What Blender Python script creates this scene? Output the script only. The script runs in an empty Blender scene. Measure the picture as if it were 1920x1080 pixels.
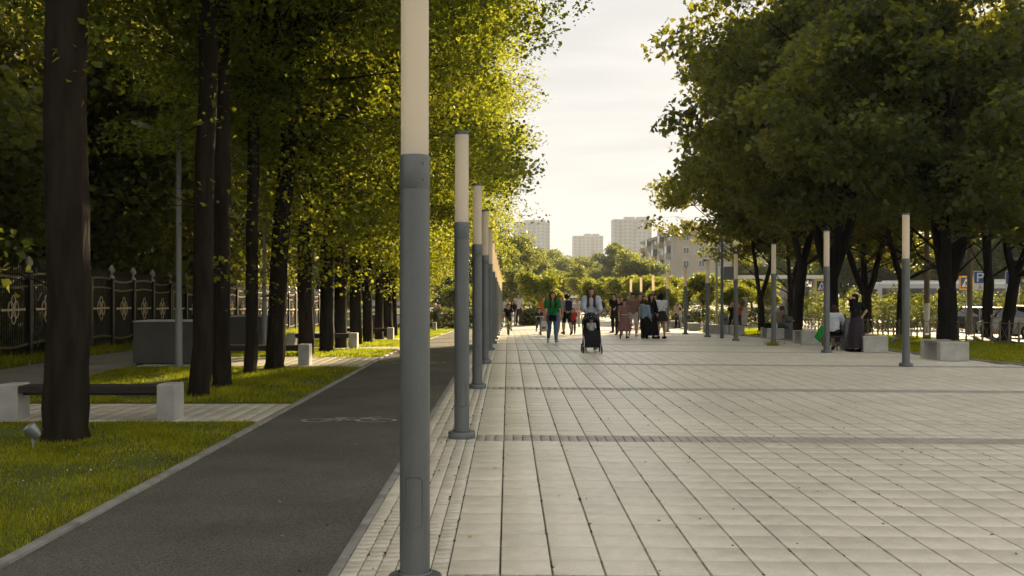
import bpy, bmesh, math, random
import numpy as np
from mathutils import Vector, Matrix, Euler
R = math.radians
sc = bpy.context.scene
# ------------------------------------------------------------------ camera
CAMZ, F, VX, VY = 1.656, 1866.7, 953.0, 541.0
cam_d = bpy.data.cameras.new("camera"); cam_d.lens = 35; cam_d.sensor_width = 36
cam_d.clip_end = 6000; cam_d.clip_start = 0.05
cam = bpy.data.objects.new("camera", cam_d); sc.collection.objects.link(cam)
cam.location = (0, 0, CAMZ); cam.rotation_euler = (R(90) + 1/F, 0, -7/F)
sc.camera = cam
# ------------------------------------------------------------------ sky, sun, exposure
SUN_AZ, SUN_EL = R(23), R(17.5)
w = bpy.data.worlds.new("World"); sc.world = w; w.use_nodes = True; w.cycles.sampling_method = 'NONE'
nt = w.node_tree; N = nt.nodes; L = nt.links; N.clear()
out = N.new('ShaderNodeOutputWorld'); bg = N.new('ShaderNodeBackground'); bg.inputs[1].default_value = 0.056
sky = N.new('ShaderNodeTexSky'); sky.sky_type = 'NISHITA'; sky.sun_disc = False
sky.sun_elevation = SUN_EL; sky.sun_rotation = SUN_AZ; sky.dust_density = 2.5; sky.air_density = 1.0; sky.ozone_density = 1.0
tc = N.new('ShaderNodeTexCoord'); mp = N.new('ShaderNodeMapping'); mp.inputs['Scale'].default_value = (1.3, 1.3, 9.0)
nz = N.new('ShaderNodeTexNoise'); nz.inputs['Scale'].default_value = 2.2; nz.inputs['Detail'].default_value = 6; nz.inputs['Roughness'].default_value = 0.55
rp = N.new('ShaderNodeMapRange'); rp.inputs[1].default_value = 0.36; rp.inputs[2].default_value = 0.66; rp.inputs[3].default_value = 0.985; rp.inputs[4].default_value = 0.998
mx = N.new('ShaderNodeMix'); mx.data_type = 'RGBA'
cl = N.new('ShaderNodeMix'); cl.data_type = 'RGBA'; cl.inputs[6].default_value = (4.4, 4.36, 4.28, 1); cl.inputs[7].default_value = (5.1, 4.97, 4.75, 1)
nz2 = N.new('ShaderNodeTexNoise'); nz2.inputs['Scale'].default_value = 3.4; nz2.inputs['Detail'].default_value = 7; nz2.inputs['Distortion'].default_value = .4
rp2 = N.new('ShaderNodeMapRange'); rp2.inputs[1].default_value = .38; rp2.inputs[2].default_value = .62
L.new(mp.outputs[0], nz2.inputs['Vector']); L.new(nz2.outputs['Fac'], rp2.inputs[0]); L.new(rp2.outputs[0], cl.inputs[0]); L.new(cl.outputs[2], mx.inputs[7])
L.new(tc.outputs['Generated'], mp.inputs[0]); L.new(mp.outputs[0], nz.inputs['Vector']); L.new(nz.outputs['Fac'], rp.inputs[0])
L.new(rp.outputs[0], mx.inputs[0]); L.new(sky.outputs[0], mx.inputs[6]); L.new(mx.outputs[2], bg.inputs[0]); L.new(bg.outputs[0], out.inputs[0])
sd = bpy.data.lights.new("sun", 'SUN'); sd.energy = 5.0; sd.angle = R(0.6); sd.color = (1.0, 0.78, 0.47)
sun = bpy.data.objects.new("sun", sd); sc.collection.objects.link(sun)
sdir = Vector((math.sin(SUN_AZ)*math.cos(SUN_EL), math.cos(SUN_AZ)*math.cos(SUN_EL), math.sin(SUN_EL)))
sun.rotation_euler = sdir.to_track_quat('Z', 'Y').to_euler(); sun.location = (20, 40, 40)
vs = sc.view_settings; vs.view_transform = 'Standard'; vs.look = 'None'; vs.gamma = 1; vs.exposure = 1.7; vs.use_curve_mapping = False
cy = sc.cycles; cy.use_denoising = True; cy.max_bounces = 4; cy.diffuse_bounces = 2; cy.glossy_bounces = 2
cy.transmission_bounces = 3; cy.transparent_max_bounces = 4; cy.volume_bounces = 0; cy.sample_clamp_indirect = 6; cy.use_adaptive_sampling = True
cy.adaptive_threshold = 0.03
# ------------------------------------------------------------------ ground profile and pixel helpers
KN = [(-60, 0), (24, 0), (27.4, -.05), (33, -.17), (38, -.29), (44, -.42), (50, -.57), (56, -.70), (60, -.80), (66, -.88), (72, -.92), (90, -.95), (4000, -.95)]
KY = [k[0] for k in KN]; KZ = [k[1] for k in KN]
def prof(y): return float(np.interp(y, KY, KZ))
def gz(x, y): return prof(y) - 0.008*min(max(x, 0), 12)
def gpt(px, py):
    """ground point under a photograph pixel"""
    a, b = 2.0, 400.0
    for _ in range(50):
        m = (a+b)/2; z = CAMZ - (py-VY)*m/F
        if z > gz((px-VX)*m/F, m): a = m
        else: b = m
    return ((px-VX)*a/F, a)
def pz(py, d): return CAMZ - (py-VY)*d/F
def pxx(px, d): return (px-VX)*d/F
# ------------------------------------------------------------------ materials
MATS = {}
def mat(name, col, rough=.7, metal=0, var=.15, scale=8, bump=0, bscale=40, spec=.3, stretch=None, detail=4, col2=None, coord='Object', trans=None, objrand=0, island=0, speck=None, stain=0):
    if name in MATS: return MATS[name]
    m = bpy.data.materials.new(name); m.use_nodes = True; n = m.node_tree.nodes; l = m.node_tree.links
    p = n['Principled BSDF']; p.inputs['Roughness'].default_value = rough; p.inputs['Metallic'].default_value = metal
    p.inputs['Specular IOR Level'].default_value = spec
    c = (*col, 1)
    t = n.new('ShaderNodeTexCoord'); mpn = n.new('ShaderNodeMapping')
    if stretch: mpn.inputs['Scale'].default_value = stretch
    if coord == 'World':
        gp = n.new('ShaderNodeNewGeometry'); l.new(gp.outputs['Position'], mpn.inputs[0])
    else: l.new(t.outputs[coord], mpn.inputs[0])
    nz = n.new('ShaderNodeTexNoise'); nz.inputs['Scale'].default_value = scale; nz.inputs['Detail'].default_value = detail
    l.new(mpn.outputs[0], nz.inputs['Vector'])
    mr = n.new('ShaderNodeMapRange'); mr.inputs[1].default_value = .3; mr.inputs[2].default_value = .7
    l.new(nz.outputs['Fac'], mr.inputs[0])
    mixc = n.new('ShaderNodeMix'); mixc.data_type = 'RGBA'
    mixc.inputs[6].default_value = tuple(max(0, v*(1-var)) for v in col)+(1,)
    mixc.inputs[7].default_value = ((*col2, 1) if col2 else tuple(min(1, v*(1+var)) for v in col)+(1,))
    l.new(mr.outputs[0], mixc.inputs[0]); res = mixc.outputs[2]
    if objrand or island:
        if island:
            g = n.new('ShaderNodeNewGeometry'); src = g.outputs['Random Per Island']; amt = island
        else:
            oi = n.new('ShaderNodeObjectInfo'); at = n.new('ShaderNodeAttribute'); at.attribute_name = 'tone'
            ad = n.new('ShaderNodeMath'); ad.operation = 'MULTIPLY_ADD'; ad.inputs[1].default_value = 31.7
            l.new(at.outputs['Fac'], ad.inputs[0]); l.new(oi.outputs['Random'], ad.inputs[2])
            wn = n.new('ShaderNodeTexWhiteNoise'); wn.noise_dimensions = '1D'; l.new(ad.outputs[0], wn.inputs['W']); src = wn.outputs['Value']; amt = objrand
        r2 = n.new('ShaderNodeMapRange'); r2.inputs[3].default_value = 1-amt; r2.inputs[4].default_value = 1+amt; l.new(src, r2.inputs[0])
        mu = n.new('ShaderNodeVectorMath'); mu.operation = 'SCALE'; l.new(res, mu.inputs[0]); l.new(r2.outputs[0], mu.inputs['Scale']); res = mu.outputs[0]
    for sc_, amt_, dt_ in ([(speck[0], speck[1], 2)] if speck else [])+([(.45, stain, 5)] if stain else []):
        n3 = n.new('ShaderNodeTexNoise'); n3.inputs['Scale'].default_value = sc_; n3.inputs['Detail'].default_value = dt_; l.new(mpn.outputs[0], n3.inputs['Vector'])
        r3 = n.new('ShaderNodeMapRange'); r3.inputs[1].default_value = .32; r3.inputs[2].default_value = .68; r3.inputs[3].default_value = 1-amt_; r3.inputs[4].default_value = 1+amt_; l.new(n3.outputs['Fac'], r3.inputs[0])
        m3 = n.new('ShaderNodeVectorMath'); m3.operation = 'SCALE'; l.new(res, m3.inputs[0]); l.new(r3.outputs[0], m3.inputs['Scale']); res = m3.outputs[0]
    l.new(res, p.inputs['Base Color'])
    if bump:
        nb = n.new('ShaderNodeTexNoise'); nb.inputs['Scale'].default_value = bscale; nb.inputs['Detail'].default_value = 5; l.new(mpn.outputs[0], nb.inputs['Vector'])
        b = n.new('ShaderNodeBump'); b.inputs['Strength'].default_value = bump; b.inputs['Distance'].default_value = .02
        l.new(nb.outputs['Fac'], b.inputs['Height']); l.new(b.outputs[0], p.inputs['Normal'])
    if trans:
        tr = n.new('ShaderNodeBsdfTranslucent'); tr.inputs[0].default_value = (*trans[:3], 1)
        if island:
            mt2 = n.new('ShaderNodeVectorMath'); mt2.operation = 'SCALE'; mt2.inputs[0].default_value = trans[:3]; l.new(r2.outputs[0], mt2.inputs['Scale']); l.new(mt2.outputs[0], tr.inputs[0])
        ms = n.new('ShaderNodeMixShader'); ms.inputs[0].default_value = trans[3]
        l.new(p.outputs[0], ms.inputs[1]); l.new(tr.outputs[0], ms.inputs[2]); l.new(ms.outputs[0], n['Material Output'].inputs[0])
    MATS[name] = m; return m
def leafmat(name, col, tr, f=.5, isl=.35): return mat(name, col, .55, var=.3, scale=.6, spec=.25, trans=(*tr, f), island=isl)
# ------------------------------------------------------------------ mesh helpers
C = sc.collection
def mesh_np(name, V, Fs, m=None, smooth=False):
    V = np.asarray(V, np.float32); Fs = np.asarray(Fs, np.int32); k = Fs.shape[1]
    me = bpy.data.meshes.new(name); me.vertices.add(len(V)); me.vertices.foreach_set('co', V.ravel())
    me.loops.add(Fs.size); me.loops.foreach_set('vertex_index', Fs.ravel())
    me.polygons.add(len(Fs)); me.polygons.foreach_set('loop_start', np.arange(0, Fs.size, k, dtype=np.int32))
    me.polygons.foreach_set('loop_total', np.full(len(Fs), k, np.int32))
    if smooth: me.polygons.foreach_set('use_smooth', np.ones(len(Fs), bool))
    me.update(calc_edges=True)
    if m: me.materials.append(m)
    return me
def link(name, me, parent=None, loc=None, rot=None, kind=None):
    o = bpy.data.objects.new(name, me); C.objects.link(o)
    if parent: o.parent = parent
    if loc is not None: o.location = loc
    if rot is not None: o.rotation_euler = rot
    if kind: o['kind'] = kind
    return o
def tag(o, label, cat, group=None):
    o['label'] = label; o['category'] = cat
    if group: o['group'] = group
    return o
def thing(name, label, cat, loc=(0, 0, 0), rz=0, group=None):
    return tag(link(name, None, loc=loc, rot=(0, 0, rz)), label, cat, group)
class MB:
    def __init__(s): s.v = []; s.f = []; s.sm = False
    def add(s, V, Fs):
        o = len(s.v); s.v += [tuple(map(float, p)) for p in V]; s.f += [tuple(i+o for i in f) for f in Fs]; return s
    def box(s, c, d, rz=0, taper=1.0, M=None):
        x, y, z = d[0]/2, d[1]/2, d[2]/2
        P = [(-x, -y, -z), (x, -y, -z), (x, y, -z), (-x, y, -z)] + [(a*taper, b*taper, z) for a, b in ((-x, -y), (x, -y), (x, y), (-x, y))]
        cr, sr = math.cos(rz), math.sin(rz); V = []
        for p in P:
            if M is not None: q = M @ Vector(p)
            else: q = Vector((p[0]*cr-p[1]*sr, p[0]*sr+p[1]*cr, p[2]))
            V.append((q.x+c[0], q.y+c[1], q.z+c[2]))
        return s.add(V, [(0, 3, 2, 1), (4, 5, 6, 7), (0, 1, 5, 4), (1, 2, 6, 5), (2, 3, 7, 6), (3, 0, 4, 7)])
    def bbox(s, c, d, b=.01, rz=0):
        """box with bevelled vertical and top edges"""
        x, y = d[0]/2, d[1]/2; z0 = c[2]-d[2]/2; z1 = c[2]+d[2]/2
        def ring(i, z):
            q = [(-x+b, -y+i), (x-b, -y+i), (x-i, -y+b), (x-i, y-b), (x-b, y-i), (-x+b, y-i), (-x+i, y-b), (-x+i, -y+b)]
            cr, sr = math.cos(rz), math.sin(rz)
            return [(a*cr-e*sr+c[0], a*sr+e*cr+c[1], z) for a, e in q]
        return s.loft([ring(0, z0), ring(0, z1-b), ring(b*.999, z1)])
    def loft(s, rings, caps=True, closed=True):
        n = len(rings[0]); V = [p for r in rings for p in r]; Fs = []
        for i in range(len(rings)-1):
            for j in range(n if closed else n-1):
                a = i*n+j; b = i*n+(j+1) % n; Fs.append((a, b, b+n, a+n))
        if caps: Fs.append(tuple(range(n-1, -1, -1))); Fs.append(tuple((len(rings)-1)*n+j for j in range(n)))
        return s.add(V, Fs)
    def lathe(s, prf, n=16, c=(0, 0, 0), caps=True):
        return s.loft([[(c[0]+r*math.cos(2*math.pi*j/n), c[1]+r*math.sin(2*math.pi*j/n), c[2]+z) for j in range(n)] for r, z in prf], caps)
    def tube(s, pts, rad, n=6, caps=True):
        pts = [Vector(p) for p in pts]; rings = []
        if not hasattr(rad, '__len__'): rad = [rad]*len(pts)
        up = None
        for i, p in enumerate(pts):
            t = (pts[min(i+1, len(pts)-1)]-pts[max(i-1, 0)])
            if t.length < 1e-9: t = Vector((0, 0, 1))
            t.normalize()
            if up is None: up = Vector((1, 0, 0)) if abs(t.x) < .9 else Vector((0, 1, 0))
            a = (up - t*up.dot(t)).normalized(); up = a; b = t.cross(a)
            rings.append([tuple(p + (a*math.cos(2*math.pi*j/n)+b*math.sin(2*math.pi*j/n))*rad[i]) for j in range(n)])
        return s.loft(rings, caps)
    def ring(s, c, ax, bx, r, n=24, m=5):
        """closed torus-like loop, ellipse axes ax, bx (vectors), tube radius r"""
        ax, bx, c = Vector(ax), Vector(bx), Vector(c); nn = ax.cross(bx).normalized(); V = []; Fs = []
        for i in range(n):
            a = 2*math.pi*i/n; p = c+ax*math.cos(a)+bx*math.sin(a); rd = (ax*math.cos(a)+bx*math.sin(a)).normalized()
            for j in range(m):
                t = 2*math.pi*j/m; V.append(tuple(p+rd*(r*math.cos(t))+nn*(r*math.sin(t))))
        for i in range(n):
            for j in range(m): Fs.append((i*m+j, ((i+1) % n)*m+j, ((i+1) % n)*m+(j+1) % m, i*m+(j+1) % m))
        return s.add(V, Fs)
    def ball(s, c, r, n=10, m=7):
        rx, ry, rz = (r, r, r) if not hasattr(r, '__len__') else r
        pr = [(max(1e-3, math.sin(math.pi*i/m)), -math.cos(math.pi*i/m)) for i in range(m+1)]
        return s.loft([[(c[0]+rx*q*math.cos(2*math.pi*j/n), c[1]+ry*q*math.sin(2*math.pi*j/n), c[2]+rz*z) for j in range(n)] for q, z in pr])
    def prism(s, poly, y0, y1):
        """polygon in x,z extruded along y"""
        return s.loft([[(x, y0, z) for x, z in poly], [(x, y1, z) for x, z in poly]])
    def mesh(s, name, m=None, smooth=None):
        me = bpy.data.meshes.new(name); me.from_pydata(s.v, [], s.f)
        bm = bmesh.new(); bm.from_mesh(me); bmesh.ops.recalc_face_normals(bm, faces=bm.faces); bm.to_mesh(me); bm.free()
        if smooth:
            for p in me.polygons: p.use_smooth = True
            me.set_sharp_from_angle(angle=R(smooth if smooth is not True else 40))
        if m: me.materials.append(m)
        return me
    def build(s, name, m, parent=None, loc=None, rot=None, kind=None, smooth=None):
        return link(name, s.mesh(name, m, smooth), parent, loc, rot, kind)
def copy_tree(o, parent=None):
    c = o.copy(); C.objects.link(c)
    if parent: c.parent = parent
    for ch in o.children:
        d = ch.copy(); C.objects.link(d); d.parent = c
        for g in ch.children: e = g.copy(); C.objects.link(e); e.parent = d
    return c
ORD = ['first', 'second', 'third', 'fourth', 'fifth', 'sixth', 'seventh', 'eighth', 'ninth', 'tenth', 'eleventh', 'twelfth', 'thirteenth', 'fourteenth', 'fifteenth', 'sixteenth', 'seventeenth', 'eighteenth', 'nineteenth', 'twentieth']
ORD += ['twenty-' + o for o in ORD[:9]] + ['thirtieth'] + ['thirty-' + o for o in ORD[:9]]
# ------------------------------------------------------------------ the setting
def sheet(name, x0, x1, y0, y1, dz, m, th=0, kind='structure', parent=None, zf=gz):
    ys = sorted(set([y0, y1] + [k for k in KY if y0 < k < y1])); xs = sorted(set([x0, x1] + [k for k in (0, 12) if x0 < k < x1]))
    V = [(x, y, zf(x, y)+dz) for y in ys for x in xs]; nx = len(xs)
    Fs = [(j*nx+i, j*nx+i+1, (j+1)*nx+i+1, (j+1)*nx+i) for j in range(len(ys)-1) for i in range(nx-1)]
    if th:
        o = len(V); V += [(a, b, c-th) for a, b, c in V]
        per = [i for i in range(nx)] + [j*nx+nx-1 for j in range(1, len(ys))] + [(len(ys)-1)*nx+i for i in range(nx-2, -1, -1)] + [j*nx for j in range(len(ys)-2, 0, -1)]
        Fs += [(per[k]+o, per[(k+1) % len(per)]+o, per[(k+1) % len(per)], per[k]) for k in range(len(per))]
    me = bpy.data.meshes.new(name); me.from_pydata(V, [], Fs); me.materials.append(m)
    return link(name, me, parent, kind=kind)
M_soil = mat('soil_grass', (.045, .062, .014), .95, var=.4, scale=.5, bump=.5, bscale=20)
M_lawn = mat('lawn_soil', (.085, .10, .014), .95, var=.45, scale=1.5, bump=.6, bscale=60)
M_asph = mat('path_asphalt', (.10, .094, .078), .8, var=.16, scale=1.2, bump=.55, bscale=160, spec=.25, speck=(75, .45), stain=.18)
M_road = mat('road_asphalt', (.11, .105, .10), .8, var=.15, scale=.6, bump=.3, bscale=80)
M_walk = mat('walkway_paving', (.22, .20, .17), .85, var=.15, scale=2, bump=.2, bscale=60)
M_joint = mat('joint_sand', (.075, .066, .05), .95, var=.3, scale=30)
M_slab = mat('concrete_slab', (.64, .59, .485), .38, var=.09, scale=8.5, bump=.05, bscale=260, spec=.5, objrand=.07, coord='World', detail=8, speck=(60, .07), stain=.09)
M_cob = mat('concrete_sett', (.60, .55, .455), .36, var=.14, scale=5, bump=.15, bscale=150, objrand=.07, coord='World', speck=(60, .08), stain=.08)
M_cobd = mat('grey_sett', (.36, .335, .285), .45, var=.14, scale=5, bump=.15, bscale=150, objrand=.09, coord='World')
M_edge = mat('slab_edge_dirt', (.22, .19, .14), .9, var=.4, scale=14, coord='World')
M_kerb = mat('kerb_concrete', (.24, .23, .205), .8, var=.2, scale=6, bump=.2, bscale=90, objrand=.08, coord='World')
M_paint = mat('road_paint', (.34, .33, .31), .7, var=.65, scale=9)
sheet('ground', -700, 900, -80, 1180, -.12, M_soil)
sheet('lawn_inner', -8.0, -3.085, -6, 62, -.004, M_lawn)
sheet('lawn_fence_strip', -60, -10.4, -6, 120, -.02, M_lawn)
sheet('lawn_right', 11.1, 19.4, 16, 100, -.035, M_lawn)
sheet('walkway', -10.4, -8.0, -6, 120, -.008, M_walk)
sheet('bicycle_path', -3.0, -1.045, -6, 130, -.004, M_asph, th=.05)
sheet('plaza_far', -.36, 11.2, 60, 150, -.004, mat('far_paving', (.44, .40, .33), .7, var=.12, scale=.8))
sheet('walkway_right', 11.2, 20, 66, 84, .004, M_walk)
sheet('pavement_right', 19.4, 21.5, 16, 120, 0.0, M_walk)
sheet('road', 21.6, 33, 10, 170, -.06, M_road, zf=gz)
sheet('verge_right', 33, 90, 10, 180, .0, M_lawn)
# --- slabs and setts
SP, PX, SX0 = 5.50, 0.307, -0.355
POLE_Y = [5.50] + [11.05 + SP*i for i in range(12)]
BAND = .44
def piece(w, l, t=.03, b=.004, by=None):
    x, y = w/2, l/2; dz = .0012 if by else b; by = by or b
    V = [(-x, -y, -t), (x, -y, -t), (x, y, -t), (-x, y, -t), (-x, -y, -dz), (x, -y, -dz), (x, y, -dz), (-x, y, -dz), (-x+b, -y+by, 0), (x-b, -y+by, 0), (x-b, y-by, 0), (-x+b, y-by, 0)]
    Fs = [(0, 1, 5, 4), (1, 2, 6, 5), (2, 3, 7, 6), (3, 0, 4, 7), (4, 5, 9, 8), (5, 6, 10, 9), (6, 7, 11, 10), (7, 4, 8, 11), (8, 9, 10, 11)]
    return np.array(V, np.float32), np.array(Fs, np.int32)
def edge_x(y): return 11.15 if y > 26 else min(16.0, 11.15 + .05*(26-y)**2)
def inview(x, y): return y > 5.2 and abs(x) < .56*y
def lay(base, name, stuffname, spots, w, l, m, nmax, seed, by=None):
    """spots: list of (x, y). The nmax largest in view become objects, the rest one mesh."""
    rng = random.Random(seed); V0, F0 = piece(w, l, by=by)
    me = mesh_np(name, V0, F0, m)
    mi = np.zeros(9, np.int32)
    if by: me.materials.append(M_edge); mi[[5, 7]] = 1; me.polygons.foreach_set('material_index', mi)
    vis = sorted([s for s in spots if inview(*s)], key=lambda s: s[1]+.15*abs(s[0]))[:nmax]; vs_ = set(vis)
    for x, y in vis:
        dz = rng.uniform(-.0015, .0015)
        link(name, me, base, (x, y, gz(x, y)+dz), (rng.uniform(-.003, .003), .008 if x > 0 else 0, 0))
    rest = np.array([s for s in spots if s not in vs_], np.float32)
    if len(rest):
        zz = np.array([gz(x, y) for x, y in rest], np.float32) + np.random.default_rng(seed).uniform(-.0015, .0015, len(rest))
        sl = np.array([(prof(y+l/2)-prof(y-l/2))/l for x, y in rest], np.float32)
        V = np.repeat(V0[None], len(rest), 0).copy()
        V[:, :, 2] += sl[:, None]*V[:, :, 1] - .008*(rest[:, 0] > 0)[:, None]*V[:, :, 0]
        V[:, :, 0] += rest[:, 0:1]; V[:, :, 1] += rest[:, 1:2]; V[:, :, 2] += zz[:, None]
        Fs = (F0[None] + (np.arange(len(rest))*12)[:, None, None]).reshape(-1, 4)
        me2 = mesh_np(stuffname, V.reshape(-1, 3), Fs, m)
        if by: me2.materials.append(M_edge); me2.polygons.foreach_set('material_index', np.tile(mi, len(rest)))
        at = me2.attributes.new('tone', 'FLOAT', 'FACE'); at.data.foreach_set('value', np.repeat(np.random.default_rng(seed+1).uniform(.01, 1, len(rest)), 9).astype(np.float32))
        link(stuffname, me2, base, kind='stuff')
ysb = sorted(set([-4, 60] + list(range(-3, 60)) + [27.4]))
Vb = []
for y in ysb:
    e = edge_x(y); Vb += [(-.977, y, gz(-1, y)-.024), (0, y, gz(0, y)-.024), (min(12, e), y, gz(12 if e > 12 else e, y)-.024), (e+.001, y, gz(e, y)-.024)]
me_b = bpy.data.meshes.new('plaza'); me_b.from_pydata(Vb, [], [(i*4+j, i*4+j+1, i*4+j+5, i*4+j+4) for i in range(len(ysb)-1) for j in range(3)]); me_b.materials.append(M_joint)
plaza = link('plaza', me_b, kind='structure')
nrow = 16; pitch = (SP-BAND)/nrow
slabs = []; setts = []; bands = []
for k in range(-3, 10):
    yb = 11.05+SP*k
    for r in range(nrow):
        y = yb+BAND/2+pitch*(r+.5)
        if y < -3 or y > 59.5: continue
        for c in range(53):
            x = SX0+PX*(c+.5)
            if x+PX/2 < edge_x(y): slabs.append((round(x, 4), round(y, 4)))
    if -3 < yb < 59.5:
        for r in range(4):
            for c in range(int((edge_x(yb)-SX0)/(PX/3))):
                bands.append((round(SX0+PX/3*(c+.5), 4), round(yb-BAND/2+.11*(r+.5), 4)))
for c in range(6):
    off = random.Random(c).uniform(0, .1)
    for r in range(600):
        y = -1+off+.104*(r+.5)
        if y < 59.8: setts.append((round(-.977+.1037*(c+.5), 4), round(y, 4)))
lay(plaza, 'paving_slab', 'paving_slabs', slabs, PX-.007, pitch-.0045, M_slab, 300, 1, by=.0032)
lay(plaza, 'grey_sett', 'grey_setts', bands, PX/3-.007, .107, M_cobd, 150, 2)
lay(plaza, 'paving_sett', 'paving_setts', setts, .1037-.007, .104-.003, M_cob, 150, 3)
# --- kerbs (each stone a piece)
def kerb_line(name, x, wd, y0, y1, top, n_obj):
    root = sheet(name, x-wd/2+.004, x+wd/2-.004, y0, y1, -.02, M_joint)
    V0, F0 = piece(wd, .994, .12, .006); me = mesh_np('kerb_stone', V0, F0, M_kerb)
    for i in range(int(y1-y0)):
        y = y0+i+.5
        link('kerb_stone', me, root, (x, y, gz(x, y)+top), (math.atan((prof(y+.5)-prof(y-.5))), 0, 0))
kerb_line('path_kerb', -3.0425, .08, 3, 62, .022, 60)
kerb_line('plaza_kerb', -1.011, .066, 3, 62, .004, 60)
def lawn_kerb():
    root = thing('lawn_edging', 'low concrete edging stones curving along the sunlit right lawn', 'kerb')
    V0, F0 = piece(.08, .99, .12, .006); me = mesh_np('kerb_stone', V0, F0, M_kerb)
    y = 17.0
    while y < 64:
        x = edge_x(y)+.05; x2 = edge_x(y+.9)+.05
        link('kerb_stone', me, root, ((x+x2)/2, y+.45, gz(x, y)+.03), (0, 0, -math.atan2(x2-x, .9))); y += .95
lawn_kerb()
# --- paved crossings on the left lawn
V0, F0 = piece(.195, .197, .03, .004); me_pv = mesh_np('paver', V0, F0, M_cob)
CROSS = [(12.42, 14.4), (21.1, 24.0), (28.0, 29.9), (37.0, 39.0), (46, 48), (55, 57)]
for ci, (a, b) in enumerate(CROSS):
    base = sheet('paved_crossing', -8.0, -3.085, a, b, .001, M_joint)
    spots = [(-3.19-.2*i, a+.1+.2*j) for i in range(24) for j in range(int((b-a)/.2))]
    if ci == 0:
        for x, y in spots: link('paver', me_pv, base, (x, y, gz(x, y)+.012))
    else:
        rest = np.array(spots, np.float32); V = np.repeat(V0[None], len(rest), 0).copy()
        V[:, :, 0] += rest[:, 0:1]; V[:, :, 1] += rest[:, 1:2]; V[:, :, 2] += np.array([gz(x, y)+.014 for x, y in rest])[:, None]
        me2 = mesh_np('pavers', V.reshape(-1, 3), (F0[None]+(np.arange(len(rest))*12)[:, None, None]).reshape(-1, 4), M_cob)
        at = me2.attributes.new('tone', 'FLOAT', 'FACE'); at.data.foreach_set('value', np.repeat(np.random.default_rng(ci).uniform(.01, 1, len(rest)), 9).astype(np.float32))
        link('pavers', me2, base, kind='stuff')
# --- bicycle symbol on the path, seen from the side of the lane
def bike_symbol(y0, lab):
    b = MB(); z = .003
    def seg(x0, y0_, x1, y1_, w_=.055):
        dx, dy = x1-x0, y1_-y0_; l_ = math.hypot(dx, dy); nx, ny = -dy/l_*w_/2, dx/l_*w_/2
        b.add([(x0+nx, y0_+ny, z), (x0-nx, y0_-ny, z), (x1-nx, y1_-ny, z), (x1+nx, y1_+ny, z)], [(0, 1, 2, 3)])
    def circ(cx, cy, r):
        for i in range(20):
            a0, a1 = 2*math.pi*i/20, 2*math.pi*(i+1)/20
            if i % 10 == 7: continue
            seg(cx+r*math.cos(a0), cy+r*math.sin(a0), cx+r*math.cos(a1), cy+r*math.sin(a1))
    circ(-.34, 0, .24); circ(.34, 0, .24)
    seg(-.34, 0, -.14, .36); seg(-.14, .36, .24, .36); seg(-.14, .36, .02, .02); seg(.02, .02, .24, .36); seg(-.34, 0, .02, .02); seg(.34, 0, .22, .48); seg(.22, .48, .36, .5); seg(-.22, .46, -.06, .46)
    o = link('bicycle_marking', None)
    me = bpy.data.meshes.new('bicycle_marking'); me.from_pydata(b.v, [], b.f); me.materials.append(M_paint)
    bpy.data.objects.remove(o); o = link('bicycle_marking', me, loc=(-2.0, y0, gz(-2, y0)), rot=(math.atan(prof(y0+.3)-prof(y0-.3))/.6, 0, 0))
    o.scale = (1, .62, 1); tag(o, lab, 'road marking', 'bicycle symbols on the path')
bike_symbol(12.5, 'worn white bicycle symbol painted on the dark path beside the nearest bench')
bike_symbol(22.2, 'worn white bicycle symbol on the path, second from the camera')
bike_symbol(30.2, 'worn white bicycle symbol on the path, third from the camera')
# --- grass blades
def blades(name, regions, m, seed, lab):
    rng = np.random.default_rng(seed); VV = []
    for (x0, x1, y0, y1, dens, h, wd) in regions:
        n = int((x1-x0)*(y1-y0)*dens); x = rng.uniform(x0, x1, n); y = rng.uniform(y0, y1, n)
        clump = np.sin(x*2.1+1.3*np.sin(y*1.7))*np.sin(y*1.5+.7*np.sin(x*2.9))+.5*np.sin(x*5.3+y*3.1)
        keep = rng.uniform(-1.6, .8, n) < clump; 
        if x0 > 5: keep &= x > np.where(y > 26, 11.3, 11.3+.05*(26-y)**2)
        x, y, clump = x[keep], y[keep], clump[keep]; n = len(x)
        z = np.interp(y, KY, KZ) - .008*np.clip(x, 0, 12) - (.025 if x0 > 5 else 0)
        a = rng.uniform(0, 2*np.pi, n); hh = h*rng.uniform(.45, 1.15, n)*(1+.25*clump); ln = rng.uniform(.1, .7, n)*hh
        a2 = rng.uniform(0, 2*np.pi, n); ww = wd*rng.uniform(.6, 1.3, n)
        v = np.zeros((n, 3, 3), np.float32)
        v[:, 0] = np.stack([x-np.cos(a)*ww/2, y-np.sin(a)*ww/2, z-.005], 1); v[:, 1] = np.stack([x+np.cos(a)*ww/2, y+np.sin(a)*ww/2, z-.005], 1)
        v[:, 2] = np.stack([x+np.cos(a2)*ln, y+np.sin(a2)*ln, z+hh], 1); VV.append(v.reshape(-1, 3))
    V = np.concatenate(VV); Fs = np.arange(len(V)).reshape(-1, 3)
    o = link(name, mesh_np(name, V, Fs, m), kind='stuff'); tag(o, lab, 'grass'); return o
M_blade = mat('grass_blade', (.26, .28, .012), .7, var=.5, col2=(.42, .38, .02), scale=1.7, spec=.08, trans=(.38, .44, .015, .45), island=.45)
lw = [(-8.0, -3.09, 4.5, 9.5, 3200, .038, .007), (-8.0, -3.09, 9.5, 12.38, 2800, .04, .009), (-8, -3.09, 14.45, 21.05, 1300, .06, .012), (-8, -3.09, 24.05, 27.95, 700, .07, .02), (-8, -3.09, 29.95, 36.9, 450, .07, .025), (-8, -3.09, 39.1, 62, 200, .08, .035)]
blades('lawn_grass', lw, M_blade, 5, 'short mown grass on the left lawn beside the bicycle path')
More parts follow.
